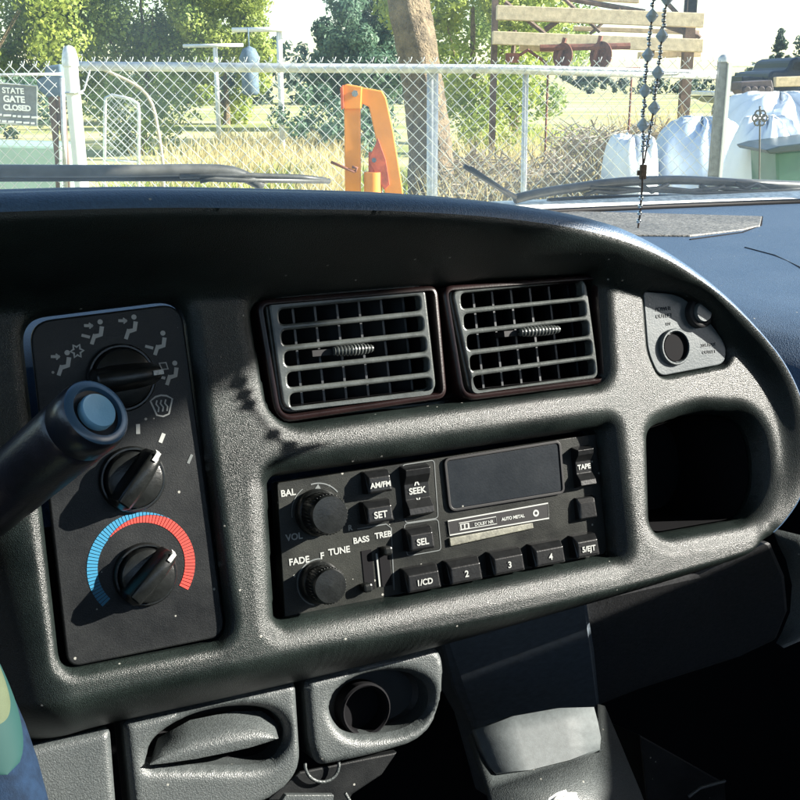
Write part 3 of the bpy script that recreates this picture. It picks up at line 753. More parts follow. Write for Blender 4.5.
# ================================================================== GEAR LEVER
tipc=ray(98,411)*.392+CAM; base=ray(-110,590)*.50+CAM
ax=(tipc-base).normalized()
LV=wroot('gear_lever','black column shift lever with a pale blue end button in front of the heater knobs','gear lever',base)
Lg=(tipc-base).length
mb=MB(); mb.lathe([(.0118,-.12),(.0120,0),(.0128,Lg*.4),(.0135,Lg*.8),(.0136,Lg-.018),(.0134,Lg-.0145),(.0130,Lg-.0138)],base,ax,n=48); mb.build('grip',M['lever'],LV,smooth=True,auto=40)
mb=MB(); mb.lathe([(.0128,Lg-.014),(.0135,Lg-.0132),(.0136,Lg-.005),(.0133,Lg-.0022),(.0127,Lg-.0010)],base,ax,n=48); mb.build('end_cap',mat('end_cap_plastic',(.009,.010,.015),.3,bump=.1),LV,smooth=True,auto=60)
mb=MB(); mb.lathe([(.0127,Lg-.0010),(.0118,Lg-.0001),(.0096,Lg),(.0090,Lg-.002)],base,ax,n=48); mb.build('end_ring',mat('end_ring_plastic',(.03,.07,.12),.3,spec=.6),LV,smooth=True,auto=60)
mb=MB(); mb.lathe([(.0091,Lg-.0018),(.0060,Lg-.0025)],base,ax,n=48); mb.build('button_gap',M['black'],LV,smooth=True)
mb=MB(); mb.lathe([(.0068,Lg-.004),(.0068,Lg+.0002),(.0064,Lg+.0010),(.0054,Lg+.0008),(.00001,Lg+.0004)],base,ax,n=48); mb.build('end_button',M['button_blue'],LV,smooth=True,auto=40)

# ================================================================== STEERING WHEEL (covered rim, right side)
p1=ray(10,640)*.36+CAM; 
wc=MT@Vector((-.245,.30,-.30))
# rim circle fitted so its right side passes the lower left corner of the frame
wn=(MT.to_3x3()@Vector((0,-.86,.50))).normalized()
wx=(MT.to_3x3()@Vector((1,0,0))).normalized(); wy=wn.cross(wx)
want=ray(-13,780)*.40+CAM; ang0=rad(8)
RW=.185; wc=want-(wx*math.cos(ang0)+wy*math.sin(ang0))*RW
SW=thing('steering_wheel','steering wheel wrapped in a navy cover with a pale green oval patch','steering wheel',Matrix.Translation(wc)); ORG[SW.name]=wc
mb=MB(); mb.tube([wc+(wx*math.cos(rad(t))+wy*math.sin(rad(t)))*RW for t in range(0,361,4)],.0185,20,caps=False); mb.build('rim',M['cover_blue'],SW,smooth=True)
for t in(-8,188,270):
    mb=MB(); d=wx*math.cos(rad(t))+wy*math.sin(rad(t)); mb.tube([wc+d*.05-wn*.03,wc+d*(RW-.01)],[.018,.012],12); mb.build('spoke',M['black'],SW,smooth=True)
mb=MB(); mb.lathe([(.075,-.05),(.075,-.02),(.065,-.008),(.0001,-.005)],wc,wn,n=32); mb.build('hub',M['black'],SW,smooth=True)
def oval(a0,a1,lift,w0,m,name):
    v=[];f=[];n1=80;n2=24
    for i in range(n1+1):
        t=i/n1; th=rad(a0+(a1-a0)*t); d=wx*math.cos(th)+wy*math.sin(th); c_=wc+d*RW
        ww=w0*math.sqrt(max(0,1-(2*t-1)**2))+.001
        for j in range(n2+1):
            ph=(j/n2*2-1)*ww+rad(70); q=d*math.cos(ph)+wn*math.sin(ph); edge=1-abs(j/n2*2-1)**4
            v.append(c_+q*(.0185+lift*edge*min(1,4*math.sin(math.pi*t))))
    for i in range(n1):
        for j in range(n2): f.append((i*(n2+1)+j,(i+1)*(n2+1)+j,(i+1)*(n2+1)+j+1,i*(n2+1)+j+1))
    mb=MB(); mb.add(v,f); return mb.build(name,m,SW,smooth=True)
oval(8,64,.0020,1.45,M['cover_teal'],'patch_piping'); oval(11,62,.0038,1.25,M['cover_pale'],'cover_patch')

# ================================================================== CONSOLE / FLOOR ITEMS
CO=droot('floor_console','grey folding console lid below the radio, half in shadow','console',Q(540,800,-.08))
# dark column above
mb=MB(); mb.prism([Q(x,y,-.07-.14*(y-598)/140) for x,y in[(440,630),(588,598),(596,650),(602,715),(620,800),(492,800),(472,722),(455,690)]],(0,0,-.03)); mb.build('console_column',mat('navy_grey_plastic',(.085,.105,.125),.5,noise=.2,nscale=200),CO,bevel=.003)
def sl(px,py,t): return Q(px,py,-.10+t)
v=[];f=[]
rows=[[(476,730),(515,716),(560,708),(594,707)],[(482,747),(520,738),(565,728),(598,722)],[(489,762),(525,755),(568,747),(601,738)],[(496,773),(530,770),(570,760),(600,748)],[(497,776),(531,773),(570,763),(600,751)]]
hz=[.045,.048,.052,.055,.048]
mb=MB(); V=[tuple(Q(x,y,-.085+hz[i])) for i,r in enumerate(rows) for x,y in r]
mb.add(V,[(i*4+k,i*4+k+1,(i+1)*4+k+1,(i+1)*4+k) for i in range(4) for k in range(3)]); o=mb.build('console_lid',mat('console_lid_plastic',(.062,.072,.074),.62,noise=.15,nscale=300,bump=.12,bscale=1500,spec=.3),CO,smooth=True,auto=45)
sm=o.modifiers.new('thick','SOLIDIFY'); sm.thickness=.006; sm.offset=-1
mb=MB(); V=[tuple(Q(x,y,h)) for x,y,h in[(472,733,-.052),(479,731,-.052),(495,775,-.034),(600,752,-.034),(598,704,-.055),(605,706,-.055),(640,790,-.02),(655,830,-.01),(500,830,-.00),(490,790,-.02)]]
mb.add(V,[(0,1,2,9),(9,2,3,6),(3,4,5,6),(9,6,7,8)]); o=mb.build('console_tray',M['lower'],CO,auto=45)
sm=o.modifiers.new('thick','SOLIDIFY'); sm.thickness=.004; sm.offset=-1
mb=MB()
TS=droot('crumpled_tissue','white crumpled tissue lying on the console tray','tissue',Q(565,805,-.005))
vs_=[];fs_=[];nn_=14
rr=random.Random(3)
for i in range(nn_):
    for j in range(nn_):
        a_=i/(nn_-1)*math.pi*.5; b_=j/nn_*2*math.pi; rad_=.009*(1+rr.uniform(-.22,.22)); c_=Q(563,808,-.008)
        vs_.append((c_.x+rad_*1.2*math.sin(a_)*math.cos(b_)+0,c_.y+rad_*math.sin(a_)*math.sin(b_)*.9,c_.z+rad_*.9*math.cos(a_)))
for i in range(nn_-1):
    for j in range(nn_): fs_.append((i*nn_+j,(i+1)*nn_+j,(i+1)*nn_+(j+1)%nn_,i*nn_+(j+1)%nn_))
mk('tissue_body',vs_,fs_,M['tissue'],TS,smooth=True)
BX=droot('floor_tray','black plastic tray in shadow on the floor right of the console','tray',Q(705,800,-.12))
mb=MB(); mb.prism([Q(x,y,-.10) for x,y in[(640,735),(725,783),(728,830),(650,830)]],(0,0,-.05)); mb.build('tray_body',M['panel'],BX,bevel=.001)
mb=MB(); mb.tube([Q(688,797,-.099),Q(700,788,-.099),Q(725,781,-.099)],.0012,6); mb.build('tray_rim',M['lower'],BX)

# ================================================================== CAB
CB=troot('truck_cab','grey lined truck cab around the dashboard with open side windows','cab',(0.35,0,-.9))
RR_,LL_,RF=1.25,-.55,.50
def tplate(name,splines,pos,thick,axis,m):
    """2D plate built in (f,z) for side panels (axis r), or (r,z) for back (axis f)"""
    vs,fs=curve_mesh([[Vector(p) for p in s] for s in splines],0,thick)
    if axis=='r': vs=[Vector((pos+v.z,v.x,v.y)) for v in vs]
    else: vs=[Vector((v.x,pos+v.z,v.y)) for v in vs]
    return mk(name,vs,fs,m,CB)
sideo=[(-.75,-1.0),(1.0,-1.0),(1.05,-.12),(.55,RF),(-.75,RF)]
tplate('door_panel',[sideo,rp([(.93,-.045),(.545,.435),(.25,.44),(.10,.36),(0.03,.345),(-.10,.415),(-.22,.43),(-.55,.43),(-.62,.03),(-.15,.04),(.0,.07),(.4,.05)],.03)],RR_,.05,'r',M['headliner'])  # window outline shaped to set the sun's shadow edge on the dash
tplate('door_panel',[sideo,rp([(.80,-.03),(.45,.38),(-.55,.42),(-.62,-.05)],.03)],LL_-.05,.05,'r',M['headliner'])
tplate('rear_wall',[[(LL_,-1.0),(RR_,-1.0),(RR_,RF),(LL_,RF)],rp([(-.4,.02),(1.1,.02),(1.05,.36),(-.35,.36)],.03)],-.80,.05,'f',M['headliner'])
mb=MB(); mb.box(((RR_+LL_)/2,-.12,RF+.03),(RR_-LL_+.1,1.33,.05)); mb.build('roof',M['headliner'],CB,bevel=.01)
mb=MB(); mb.box(((RR_+LL_)/2,.15,-1.03),(RR_-LL_+.1,1.9,.05)); mb.build('floor_pan',M['headliner'],CB)
mb=MB(); mb.box(((RR_+LL_)/2,1.08,-.60),(RR_-LL_+.1,.04,.9)); mb.build('firewall',M['dark'],CB)
mb=MB(); mb.box((.85,-.45,-.60),(.62,.55,.22)); mb.box((.85,-.70,-.25),(.62,.14,.70)); mb.build('passenger_seat',mat('seat_cloth',(.12,.13,.14),.9,noise=.2,nscale=80),CB,bevel=.04)
# windshield, curved, slab with real thickness
gm,nt,p_=newmat('windshield_glass'); N=nt.nodes;L=nt.links
t_=N.new('ShaderNodeBsdfTransparent'); t_.inputs['Color'].default_value=(.95,.97,.96,1); g_=N.new('ShaderNodeBsdfGlossy'); g_.inputs['Roughness'].default_value=.02
fr_=N.new('ShaderNodeFresnel'); fr_.inputs['IOR'].default_value=1.12; mx=N.new('ShaderNodeMixShader')
L.new(fr_.outputs['Fac'],mx.inputs['Fac']); L.new(t_.outputs['BSDF'],mx.inputs[1]); L.new(g_.outputs['BSDF'],mx.inputs[2]); du=N.new('ShaderNodeBsdfTranslucent'); du.inputs['Color'].default_value=(.8,.8,.76,1); tc=N.new('ShaderNodeTexCoord'); dn=N.new('ShaderNodeTexNoise'); dn.inputs['Scale'].default_value=9; dn.inputs['Detail'].default_value=7
L.new(tc.outputs['Object'],dn.inputs['Vector']); dr=N.new('ShaderNodeMapRange'); dr.inputs['From Min'].default_value=.35; dr.inputs['From Max'].default_value=.7; dr.inputs['To Min'].default_value=.03; dr.inputs['To Max'].default_value=.085; L.new(dn.outputs['Fac'],dr.inputs['Value'])
m2=N.new('ShaderNodeMixShader'); L.new(dr.outputs['Result'],m2.inputs['Fac']); L.new(mx.outputs['Shader'],m2.inputs[1]); L.new(du.outputs['BSDF'],m2.inputs[2]); L.new(m2.outputs['Shader'],N['Material Output'].inputs['Surface'])
def ws(r,t): # t 0 base..1 top
    k=((r-.35)/.9)**2
    return Vector((r,1.035-.10*k-.50*t-.06*t*k,-.138+t*(RF+.138)+.03*math.sin(math.pi*t)))
v=[];f=[];nr,nt_=25,9
for th_ in(0,.005):
    for i in range(nr):
        for j in range(nt_): 
            q=ws(LL_+(RR_-LL_)*i/(nr-1),j/(nt_-1)); v.append(q+Vector((0,th_,th_)))
for s in(0,1):
    for i in range(nr-1):
        for j in range(nt_-1):
            k=s*nr*nt_; f.append((k+i*nt_+j,k+(i+1)*nt_+j,k+(i+1)*nt_+j+1,k+i*nt_+j+1))
mk('windshield',v,f,gm,CB,smooth=True)
mb=MB(); mb.tube([ws(LL_+(RR_-LL_)*i/30,0)+Vector((0,.0,.0)) for i in range(31)],.0035,8); mb.build('windshield_gasket',M['black'],CB,smooth=True)
# cowl panel and hood beyond the glass
v=[];f=[]
M['cowl']=mat('sun_lightened_cowl_panel',(.85,.80,.68),.6,noise=.4,nscale=120,bump=.4,bscale=300)  # base raised to near white to make up for missing sun
for i in range(31):
    r=LL_-.1+(RR_-LL_+.2)*i/30; k=((r-.35)/.9)**2
    for df,dz in((.010,.000),(.04,-.002),(.09,.003),(.13,.001),(.14,-.05)): v.append((r,1.035-.10*k+df,-.140+dz))
for i in range(30):
    for j in range(4): f.append((i*5+j,(i+1)*5+j,(i+1)*5+j+1,i*5+j+1))
mk('cowl_panel',v,f,M['cowl'],CB,smooth=True)
v=[];f=[]
for i in range(21):
    r=-.60+1.9*i/20; k=((r-.35)/.95)**2
    for j in range(9):
        t=j/8; v.append((r,1.19-.06*k+1.05*t-.12*t*k,-.185-.10*t-.12*t**3-.05*k-(.25 if j==8 else 0)))
for i in range(20):
    for j in range(8): f.append((i*9+j,(i+1)*9+j,(i+1)*9+j+1,i*9+j+1))
mk('hood',v,f,mat('hood_paint',(.05,.10,.16),.3,coat=.5),CB,smooth=True)
# rear-view mirror
MR=troot('rear_view_mirror','black rear view mirror hanging from the roof above the frame','mirror',(.36,.50,.30))
mb=MB(); mb.box((.36,.48,.26),(.25,.025,.065),Matrix.Rotation(rad(12),3,'Z')); mb.build('mirror_shell',M['black'],MR,bevel=.01)
mb=MB(); mb.tube([(.36,.50,.28),(.36,.56,.38),(.36,.60,.43)],.008,8); mb.build('mirror_stem',M['black'],MR,smooth=True)
# beaded chain
BC=wroot('bead_chain','double strand of smoky glass beads with a bronze medal hanging before the windshield','bead chain',ray(640,165)*.64+CAM)
def bpnt(px,py,d=.64): return CAM+ray(px,py)*(d)
def beadmesh(c,r):
    mb=MB(); mb.lathe([(.0002,-r*1.15),(r*.45,-r*.75),(r*.95,-r*.15),(r,0),(r*.95,r*.15),(r*.45,r*.75),(.0002,r*1.15)],c,Vector((0,0,1)),n=10); return mb
sA=[(652,16),(648,55),(645,91),(643,125)]; sB=[(667,-1),(662,36),(658,73),(654,108)]
sA=[(656,-24)]+sA; sB=[(671,-40)]+sB
for px,py in sA+sB: beadmesh(bpnt(px,py),.0038).build('bead',M['bead'],BC)
small=[]
def strand(pts,end):
    out=[]
    allp=pts+[end]
    for i in range(len(allp)-1):
        a_,b_=Vector(allp[i]),Vector(allp[i+1]); 
        for k in (.30,.44,.58,.72): out.append(a_.lerp(b_,k))
    return out
mb=MB()
for q in strand(sA,(643,160)): c_=bpnt(q.x+R.uniform(-1.2,1.2),q.y); mb.lathe([(.0001,-.0014),(.0012,-.0008),(.0014,0),(.0012,.0008),(.0001,.0014)],c_,n=8)
for q in strand(sB,(645,160)): c_=bpnt(q.x+R.uniform(-1.2,1.2),q.y); mb.lathe([(.0001,-.0014),(.0012,-.0008),(.0014,0),(.0012,.0008),(.0001,.0014)],c_,n=8)
mb.build('spacer_beads',M['chrome'],BC,smooth=True)
mb=MB(); mb.tube([bpnt(x,y) for x,y in[(664,-60)]+sA+[(643,163)]],.0005,5); mb.tube([bpnt(x,y) for x,y in[(672,-70)]+sB+[(644,163)]],.0005,5)
mb.tube([bpnt(x,y) for x,y in[(643,163),(642,190),(640,215),(638,228)]],.0006,5); mb.build('cord',mat('brown_cord',(.08,.05,.035),.8),BC)
mb=MB(); c_=bpnt(643,172); rt=Matrix.Rotation(rad(20),3,'Z'); mb.box(c_,(.0044,.002,.0085),rt); mb.box(c_+Vector((-.0022,0,-.0005)),(.003,.0015,.003),rt); mb.build('medal',M['medal'],BC,bevel=.0012)
mb=MB()
for y_ in(198,206,213,221): mb.lathe([(.0001,-.0016),(.0014,-.0007),(.0014,.0007),(.0001,.0016)],bpnt(641-(y_-198)*.1,y_),n=8)
mb.build('end_beads',M['chrome'],BC,smooth=True)
# feather charm, added out of frame to cast its shadow on the bezel
fc=DO+DU*Q(242,392).x+DV*Q(242,392).y; 
def toward(px,py,dist): 
    q=Q(px,py); return MD@Vector((q.x,q.y,0))+SUN*dist
FC=wroot('feather_charm','dark feather charm on a beaded thread hanging unseen beside the mirror','charm',toward(290,450,.31))
mb=MB(); pts=[toward(x,y,.31) for x,y in[(238,350),(240,384),(243,395),(250,405),(262,420),(273,434),(286,446),(302,452)]]
mb.tube(pts,.0009,5); mb.tube([pts[0],pts[0]+Vector((-.02,.03,.30))],.0004,5); mb.build('thread',M['dark'],FC)
for x,y in((239,384),(244,395),(249,405),(274,434),(289,447)):
    beadmesh(toward(x,y,.31),.0032).build('bead',M['bead'],FC)
fa=toward(272,466,.31);fb=toward(330,444,.31);fm=toward(296,452,.31); side=(fb-fa).normalized(); up_=Vector((0,0,1))
mb=MB(); v=[]
for i in range(13):
    t=i/12; c_=fa.lerp(fb,t)+up_*.003*math.sin(math.pi*t); w_=.0026*math.sin(math.pi*min(1,t*1.05+.02))**.7+.0003
    v+=[c_+up_*w_*.6+Vector((0,.0004,0)),c_-up_*w_+Vector((0,.0004,0)),c_-up_*w_-Vector((0,.0004,0)),c_+up_*w_*.6-Vector((0,.0004,0))]
mb.add(v,[(i*4+k,(i+1)*4+k,(i+1)*4+(k+1)%4,i*4+(k+1)%4) for i in range(12) for k in range(4)]); mb.build('feather',M['dark'],FC)

# ================================================================== WIPERS
def wiper(label,arm,blade,rod,Y,extra=None,extra2=None,org=None,dz=0):
    P_=lambda l,dy=0:[MT@T2(x,y,Y+dy) for x,y in l]
    w=wroot('wiper',label,'wiper',P_([blade[0]])[0],'windshield wipers')
    mb=MB(); mb.tube(smooth_poly(P_(arm),.02),rod,10); mb.build('wiper_arm',M['wiper'],w,smooth=True)
    mb=MB(); mb.tube(smooth_poly(P_(blade,.01),.02),.0035,8); mb.build('wiper_blade',M['rubber'],w,smooth=True)
    mb=MB()
    for l in extra or []: mb.tube(P_(l,-.004),.0028,6)
    if extra: mb.build('blade_frame',M['wiper'],w,smooth=True)
    return w
wiper('thick grey wiper arm lying along the left side of the windshield base',[(-80,170),(0,171),(120,171),(200,170),(232,172),(250,179),(262,186)],[(-80,178),(60,178),(180,178),(240,179),(322,180)],.0062,1.11,[[(180,176),(240,175),(300,177),(326,180)],[(200,181),(215,178),(240,180),(330,181)]])
wiper('dark jointed wiper across the right side of the windshield base',[(515,199),(540,193),(580,187),(620,182),(680,180),(740,183),(820,186)],[(548,201),(600,198),(700,197),(820,199)],.0056,1.10,
 [[(585,195),(596,191),(612,193),(640,190),(660,188),(690,191),(720,188),(745,191),(800,190)],[(640,184),(652,192),(668,184)],[(735,183),(745,189),(757,184),(768,190)],[(700,186),(712,191),(724,186)],[(464,166),(498,187),(510,196)],[(470,168),(503,190),(516,197)],[(590,187),(700,193),(800,192)]])

# ================================================================== GROUND AND BACKDROP
def plane_grid(name,x0,x1,y0,y1,nx,ny,zf,m,kind='structure'):
    v=[];f=[]
    for i in range(nx+1):
        for j in range(ny+1):
            x=x0+(x1-x0)*i/nx;y=y0+(y1-y0)*(j/ny)**2; v.append((x,y,zf(x,y)))
    for i in range(nx):
        for j in range(ny): k=i*(ny+1)+j; f.append((k,k+ny+1,k+ny+2,k+1))
    o=mk(name,v,f,m,smooth=True); o['kind']=kind; return o
gm_,nt,p_=newmat('dry_lawn_ground'); N=nt.nodes;L=nt.links
tc=N.new('ShaderNodeTexCoord'); n1=N.new('ShaderNodeTexNoise'); n1.inputs['Scale'].default_value=.22; n1.inputs['Detail'].default_value=6
n2=N.new('ShaderNodeTexNoise'); n2.inputs['Scale'].default_value=9; n2.inputs['Detail'].default_value=8; n2.inputs['Roughness'].default_value=.8
mp=N.new('ShaderNodeMapping'); mp.inputs['Scale'].default_value=(.35,1,1)
L.new(tc.outputs['Object'],mp.inputs['Vector']); L.new(mp.outputs['Vector'],n1.inputs['Vector']); L.new(tc.outputs['Object'],n2.inputs['Vector'])
r1=N.new('ShaderNodeValToRGB'); e=r1.color_ramp.elements; e[0].position=.4; e[0].color=(.26,.28,.08,1); e[1].position=.6; e[1].color=(.58,.50,.24,1)
L.new(n1.outputs['Fac'],r1.inputs['Fac'])
r2=N.new('ShaderNodeMapRange'); r2.inputs['To Min'].default_value=.6; r2.inputs['To Max'].default_value=1.35; L.new(n2.outputs['Fac'],r2.inputs['Value'])
sc_=N.new('ShaderNodeVectorMath'); sc_.operation='SCALE'; L.new(r1.outputs['Color'],sc_.inputs[0]); L.new(r2.outputs['Result'],sc_.inputs['Scale']); L.new(sc_.outputs['Vector'],p_.inputs['Base Color']); p_.inputs['Roughness'].default_value=.95
plane_grid('ground',-600,600,-30,1200,40,60,lambda x,y:0,gm_)
def stalks(name,label_kind,boxes,m,rw,seed,n,lean=.5,hmin=.3,hmax=.8):
    rr=random.Random(seed); v=[];f=[]
    for i in range(n):
        x0,x1,y0,y1,hh=rr.choice(boxes); x=rr.uniform(x0,x1);y=rr.uniform(y0,y1);h=rr.uniform(hmin,1)*hh; w=rw*rr.uniform(.6,1.4)
        a_=rr.uniform(0,6.28); dx,dy=math.cos(a_)*w,math.sin(a_)*w; lx,ly=rr.uniform(-lean,lean)*h,rr.uniform(-lean,lean)*h
        k=len(v); v+=[(x-dx,y-dy,0),(x+dx,y+dy,0),(x+lx*.5+dx*.6,y+ly*.5+dy*.6,h*.6),(x+lx*.5-dx*.6,y+ly*.5-dy*.6,h*.6),(x+lx,y+ly,h)]
        f+=[(k,k+1,k+2,k+3),(k+3,k+2,k+4)]
    o=mk(name,v,f,m); o['kind']='stuff'; tag(o,label_kind,'grass'); return o
def xat(px,Y): return (px-400)/FP*(Y/(cp+sp*((100-400)/FP)*-1))  # approx lateral position
stalks('dry_grass','tall straw coloured dry grass growing behind the chain link fence',[(xat(180,17),xat(330,17),13,24,.55),(xat(300,13),xat(345,13),12,15,.5),(xat(150,20),xat(360,20),18,28,.6),(xat(640,15),xat(720,15),13,18,1.25),(xat(440,13),xat(600,13),11,18,.95),(xat(440,8.5),xat(620,8.5),7.5,10,.9)],M['straw'],.010,5,12000,.45)
stalks('green_weeds','low green weeds in front of the dry grass beyond the fence',[(xat(90,14),xat(420,14),10,17,.42),(xat(500,26),xat(640,26),22,34,.35)],M['leaf_bright'],.012,6,6000,.5)
def sticks(name,label,box,n,seed,m):
    rr=random.Random(seed); mb=MB(); (x0,x1,y0,y1,hh)=box
    v=[];f=[]
    for i in range(n):
        c_=Vector((rr.uniform(x0,x1),rr.uniform(y0,y1),rr.uniform(0,1)**1.2*hh)); d=Vector((rr.gauss(0,1),rr.gauss(0,.6),rr.gauss(0,.7))).normalized()*rr.uniform(.15,.55); r=rr.uniform(.004,.013)
        o_=d.orthogonal().normalized()*r; w_=d.cross(o_).normalized()*r; k=len(v)
        for s in(-1,1):
            for q in(o_,w_,-o_,-w_): v.append(c_+d*s*.5+q*(1 if s<0 else .5))
        for q in range(4): f.append((k+q,k+(q+1)%4,k+4+(q+1)%4,k+4+q))
    o=mk(name,v,f,m); o['kind']='stuff'; return tag(o,label,'brushwood')
sticks('brushwood_pile','tangled heap of dry brushwood behind the fence right of the tree trunk',(xat(440,9),xat(610,9),8,11,.8),1500,11,M['brush'])
sticks('pruned_branches','grey pruned branches lying in a low row behind the bead chain',(xat(560,13),xat(700,13),12,14,.95),1800,12,M['brush'])
# foliage
def crown(mb,c,rx,ry,rz,n,leaf,rr,clumps=26,tall=False):
    c=Vector(c); cl=[]
    for i in range(clumps):
        while True:
            q=Vector((rr.uniform(-1,1),rr.uniform(-1,1),rr.uniform(-1,1)))
            if q.length<1: break
        if tall: s_=1-.85*(q.z*.5+.5); q.x*=s_; q.y*=s_
        cl.append((Vector((q.x*rx,q.y*ry,q.z*rz)),rr.uniform(.22,.42)*min(rx,rz)*(.5 if tall else 1)))
    v=[];f=[]
    for i in range(n):
        o_,r=rr.choice(cl); d=Vector((rr.gauss(0,1),rr.gauss(0,1),rr.gauss(0,1))).normalized(); p=c+o_+d*r*rr.uniform(.55,1.12)
        nrm=(d+Vector((rr.gauss(0,.5),rr.gauss(0,.5),rr.gauss(0,.5)))).normalized(); a_=nrm.orthogonal().normalized(); a_.rotate(Matrix.Rotation(rr.uniform(0,6.28),3,nrm)); b_=nrm.cross(a_); l=leaf*rr.uniform(.6,1.4)
        k=len(v); v+=[p-a_*l*.5,p+b_*l*.28,p+a_*l*.5,p-b_*l*.28]; f.append((k,k+1,k+2,k+3))
    mb.add(v,f)
def tree(name,label,cat,x,y,z0,h,rx,m,n,leaf,seed,trunk=.15,clumps=26,rz=None,tall=False,group=None,ry=None):
    rr=random.Random(seed); t=wroot(name,label,cat,(x,y,0),group)
    rz=rz or (h-z0)/2
    mb=MB(); crown(mb,(x,y,z0+rz),rx,ry or rx,rz,n,leaf,rr,clumps,tall); mb.build('crown',m,t)
    mb=MB(); mb.tube([(x,y,-.05),(x+trunk*.3,y,z0*.6+.3),(x,y,z0+rz*.9)],[trunk,trunk*.7,trunk*.25],8)
    for i in range(4):
        a_=rr.uniform(0,6.28); mb.tube([(x,y,z0*.8+.2),(x+math.cos(a_)*rx*.5,y+math.sin(a_)*rx*.4,z0+rz*.8)],[trunk*.45,trunk*.1],6)
    mb.build('trunk',M['bark'],t); return t
def tx(px,Y): return (px-400)/FP*Y*1.04
tree('broadleaf_tree','yellow green broadleaf tree at the far left behind the gate','tree',tx(0,38),38,.8,8,4.2,M['leaf_bright'],22950,0.180,21)
tree('broadleaf_tree','dark tall tree above the left gate post','tree',tx(78,44),44,.3,8.5,2.6,M['leaf_mid'],20400,0.158,22)
tree('broadleaf_tree','large bright green tree behind the nearer clothesline','tree',tx(165,42),42,.3,9.5,3.4,M['leaf_mid'],38250,0.173,23,clumps=40)
tree('broadleaf_tree','sunlit yellow green tree behind the taller clothesline post','tree',tx(238,40),40,.3,5.6,1.7,M['leaf_bright'],22950,0.151,24)
tree('conifer_tree','dark blue green spreading conifer left of the tree trunk','tree',tx(368,36),36,.2,4.2,1.55,M['leaf_dark'],28050,0.137,25,clumps=34)
tree('vine_covered_tree','vine covered leafy tree right of the big trunk','tree',tx(466,24),24,.3,6.2,1.7,M['leaf_bright'],22950,0.115,26,clumps=34)
tree('vine_covered_tree','tall ivy covered tree filling the gap behind the upper timber beams','tree',tx(505,28),28,.3,5.4,1.9,M['leaf_mid'],14000,.12,36,clumps=34)
tree('leafy_shrub','dark green shrub behind the fence beside the left gate post','shrub',tx(158,24),24,0,1.75,1.1,M['leaf_mid'],4000,.09,27,trunk=.05)
tree('leafy_shrub','low blue green shrub under the conifer behind the orange hoist','shrub',tx(345,22),22,0,1.5,1.2,M['leaf_dark'],3500,.09,28,trunk=.05)
tree('leafy_shrub','yellow green shrub at the foot of the vine covered tree','shrub',tx(470,16),16,0,1.7,.6,M['leaf_bright'],3000,.07,29,trunk=.04)
tree('leafy_shrub','dark shrub at the far left behind the closed gate sign','shrub',tx(18,30),30,0,1.7,1.6,M['leaf_dark'],3500,.12,30,trunk=.05)
# distant trees right
tree('pine_tree','small dark pine standing alone on the horizon','tree',tx(748,110),110,.5,6.2,1.5,M['leaf_far'],2500,.35,31,tall=True,clumps=60)
tree('broadleaf_tree','distant round tree on the horizon at the far right','tree',tx(796,100),100,.6,5.8,3.2,M['leaf_far'],3500,.4,32)
for i,(px,h,w) in enumerate(((690,2.6,5),(715,2.3,4),(772,3.4,4))):
    pass
o=MB(); rr=random.Random(44)
for px in range(560,900,14): crown(o,(tx(px,130),130+rr.uniform(-4,4),1.2),2.4,2,1.2+rr.uniform(-.3,.8),260,.5,rr,6)
for px in range(-60,460,14): crown(o,(tx(px,75),75+rr.uniform(-4,4),1.5),2.2,2,2.0+rr.uniform(-.3,.8),260,.45,rr,6)
o=o.build('tree_line',M['leaf_far']); tag(o,'low line of far off trees along the horizon','tree line',kind='stuff')
# big trunk
TK=wroot('tree_trunk','thick bare tree trunk behind the fence, sunlit on its right side','tree',W(425,190,10))
mb=MB(); tp_=[]
cx=tx(430,10)
pts=[(cx+.05,10,-.05),(cx+.02,10,.5),(cx-.01,10,1.0),(cx-.12,10,1.7),(cx-.24,10,2.3),(cx-.36,10,3.4),(cx-.25,10,4.6)]
mb.tube(smooth_poly([Vector(p) for p in pts],.06),.2,28)
v=mb.v; rr=random.Random(9)
n_=len(v)//28
for i in range(n_):
    c_=sum((v[i*28+k] for k in range(28)),Vector())/28; z=c_.z; br_=.175+.10*max(0,1-z/1.0)**2+.02*max(0,1.5-z)
    for k in range(28):
        d=(v[i*28+k]-c_).normalized(); a_=k/28*6.28
        v[i*28+k]=c_+d*br_*(1+.10*math.sin(a_*3+z*1.3)+.06*math.sin(a_*9+z*2)+rr.uniform(-.04,.04))
mb.build('trunk',M['bark'],TK,smooth=True)
mb=MB(); rr=random.Random(10)
crown(mb,(cx,10,4.9),2.0,1.5,.8,4000,.09,rr,30); mb.build('crown',M['leaf_bright'],TK)
# ------------------------------------------------------------------ chain link fences
def chain(mb,x0,x1,z0,z1,y,w=.066,h=.066,rw=.0022,yf=None):
    """two families of slanted wires, clipped to the panel"""
    yy=yf or (lambda x:y)
    sl=h/w; H=z1-z0
    for s in(1,-1):
        k=x0-H/sl if s>0 else x0
        e=x1 if s>0 else x1+H/sl
        while k<e:
            # line x = k + s*(z-z0)/sl
            za,zb=z0,z1
            xa=k;xb=k+s*H/sl
            if s>0:
                if xa<x0: za=z0+(x0-xa)*sl; xa=x0
                if xb>x1: zb=z0+(x1-k)*sl; xb=x1
            else:
                if xa>x1: za=z0+(xa-x1)*sl; xa=x1
                if xb<x0: zb=z0+(k-x0)*sl; xb=x0
            if zb-za>.01:
                dy=.002*s; mb.tube([(xa,yy(xa)+dy,za),(xb,yy(xb)+dy,zb)],rw,4,caps=False)
            k+=w
    x=x0
    while x<x1:   # twisted barbs along the top
        mb.tube([(x-.008,yy(x),z1+.014),(x,yy(x),z1-.01),(x+.009,yy(x),z1+.016)],rw,4,caps=False); x+=w
FY=6.0
zt=W(400,62,FY).z
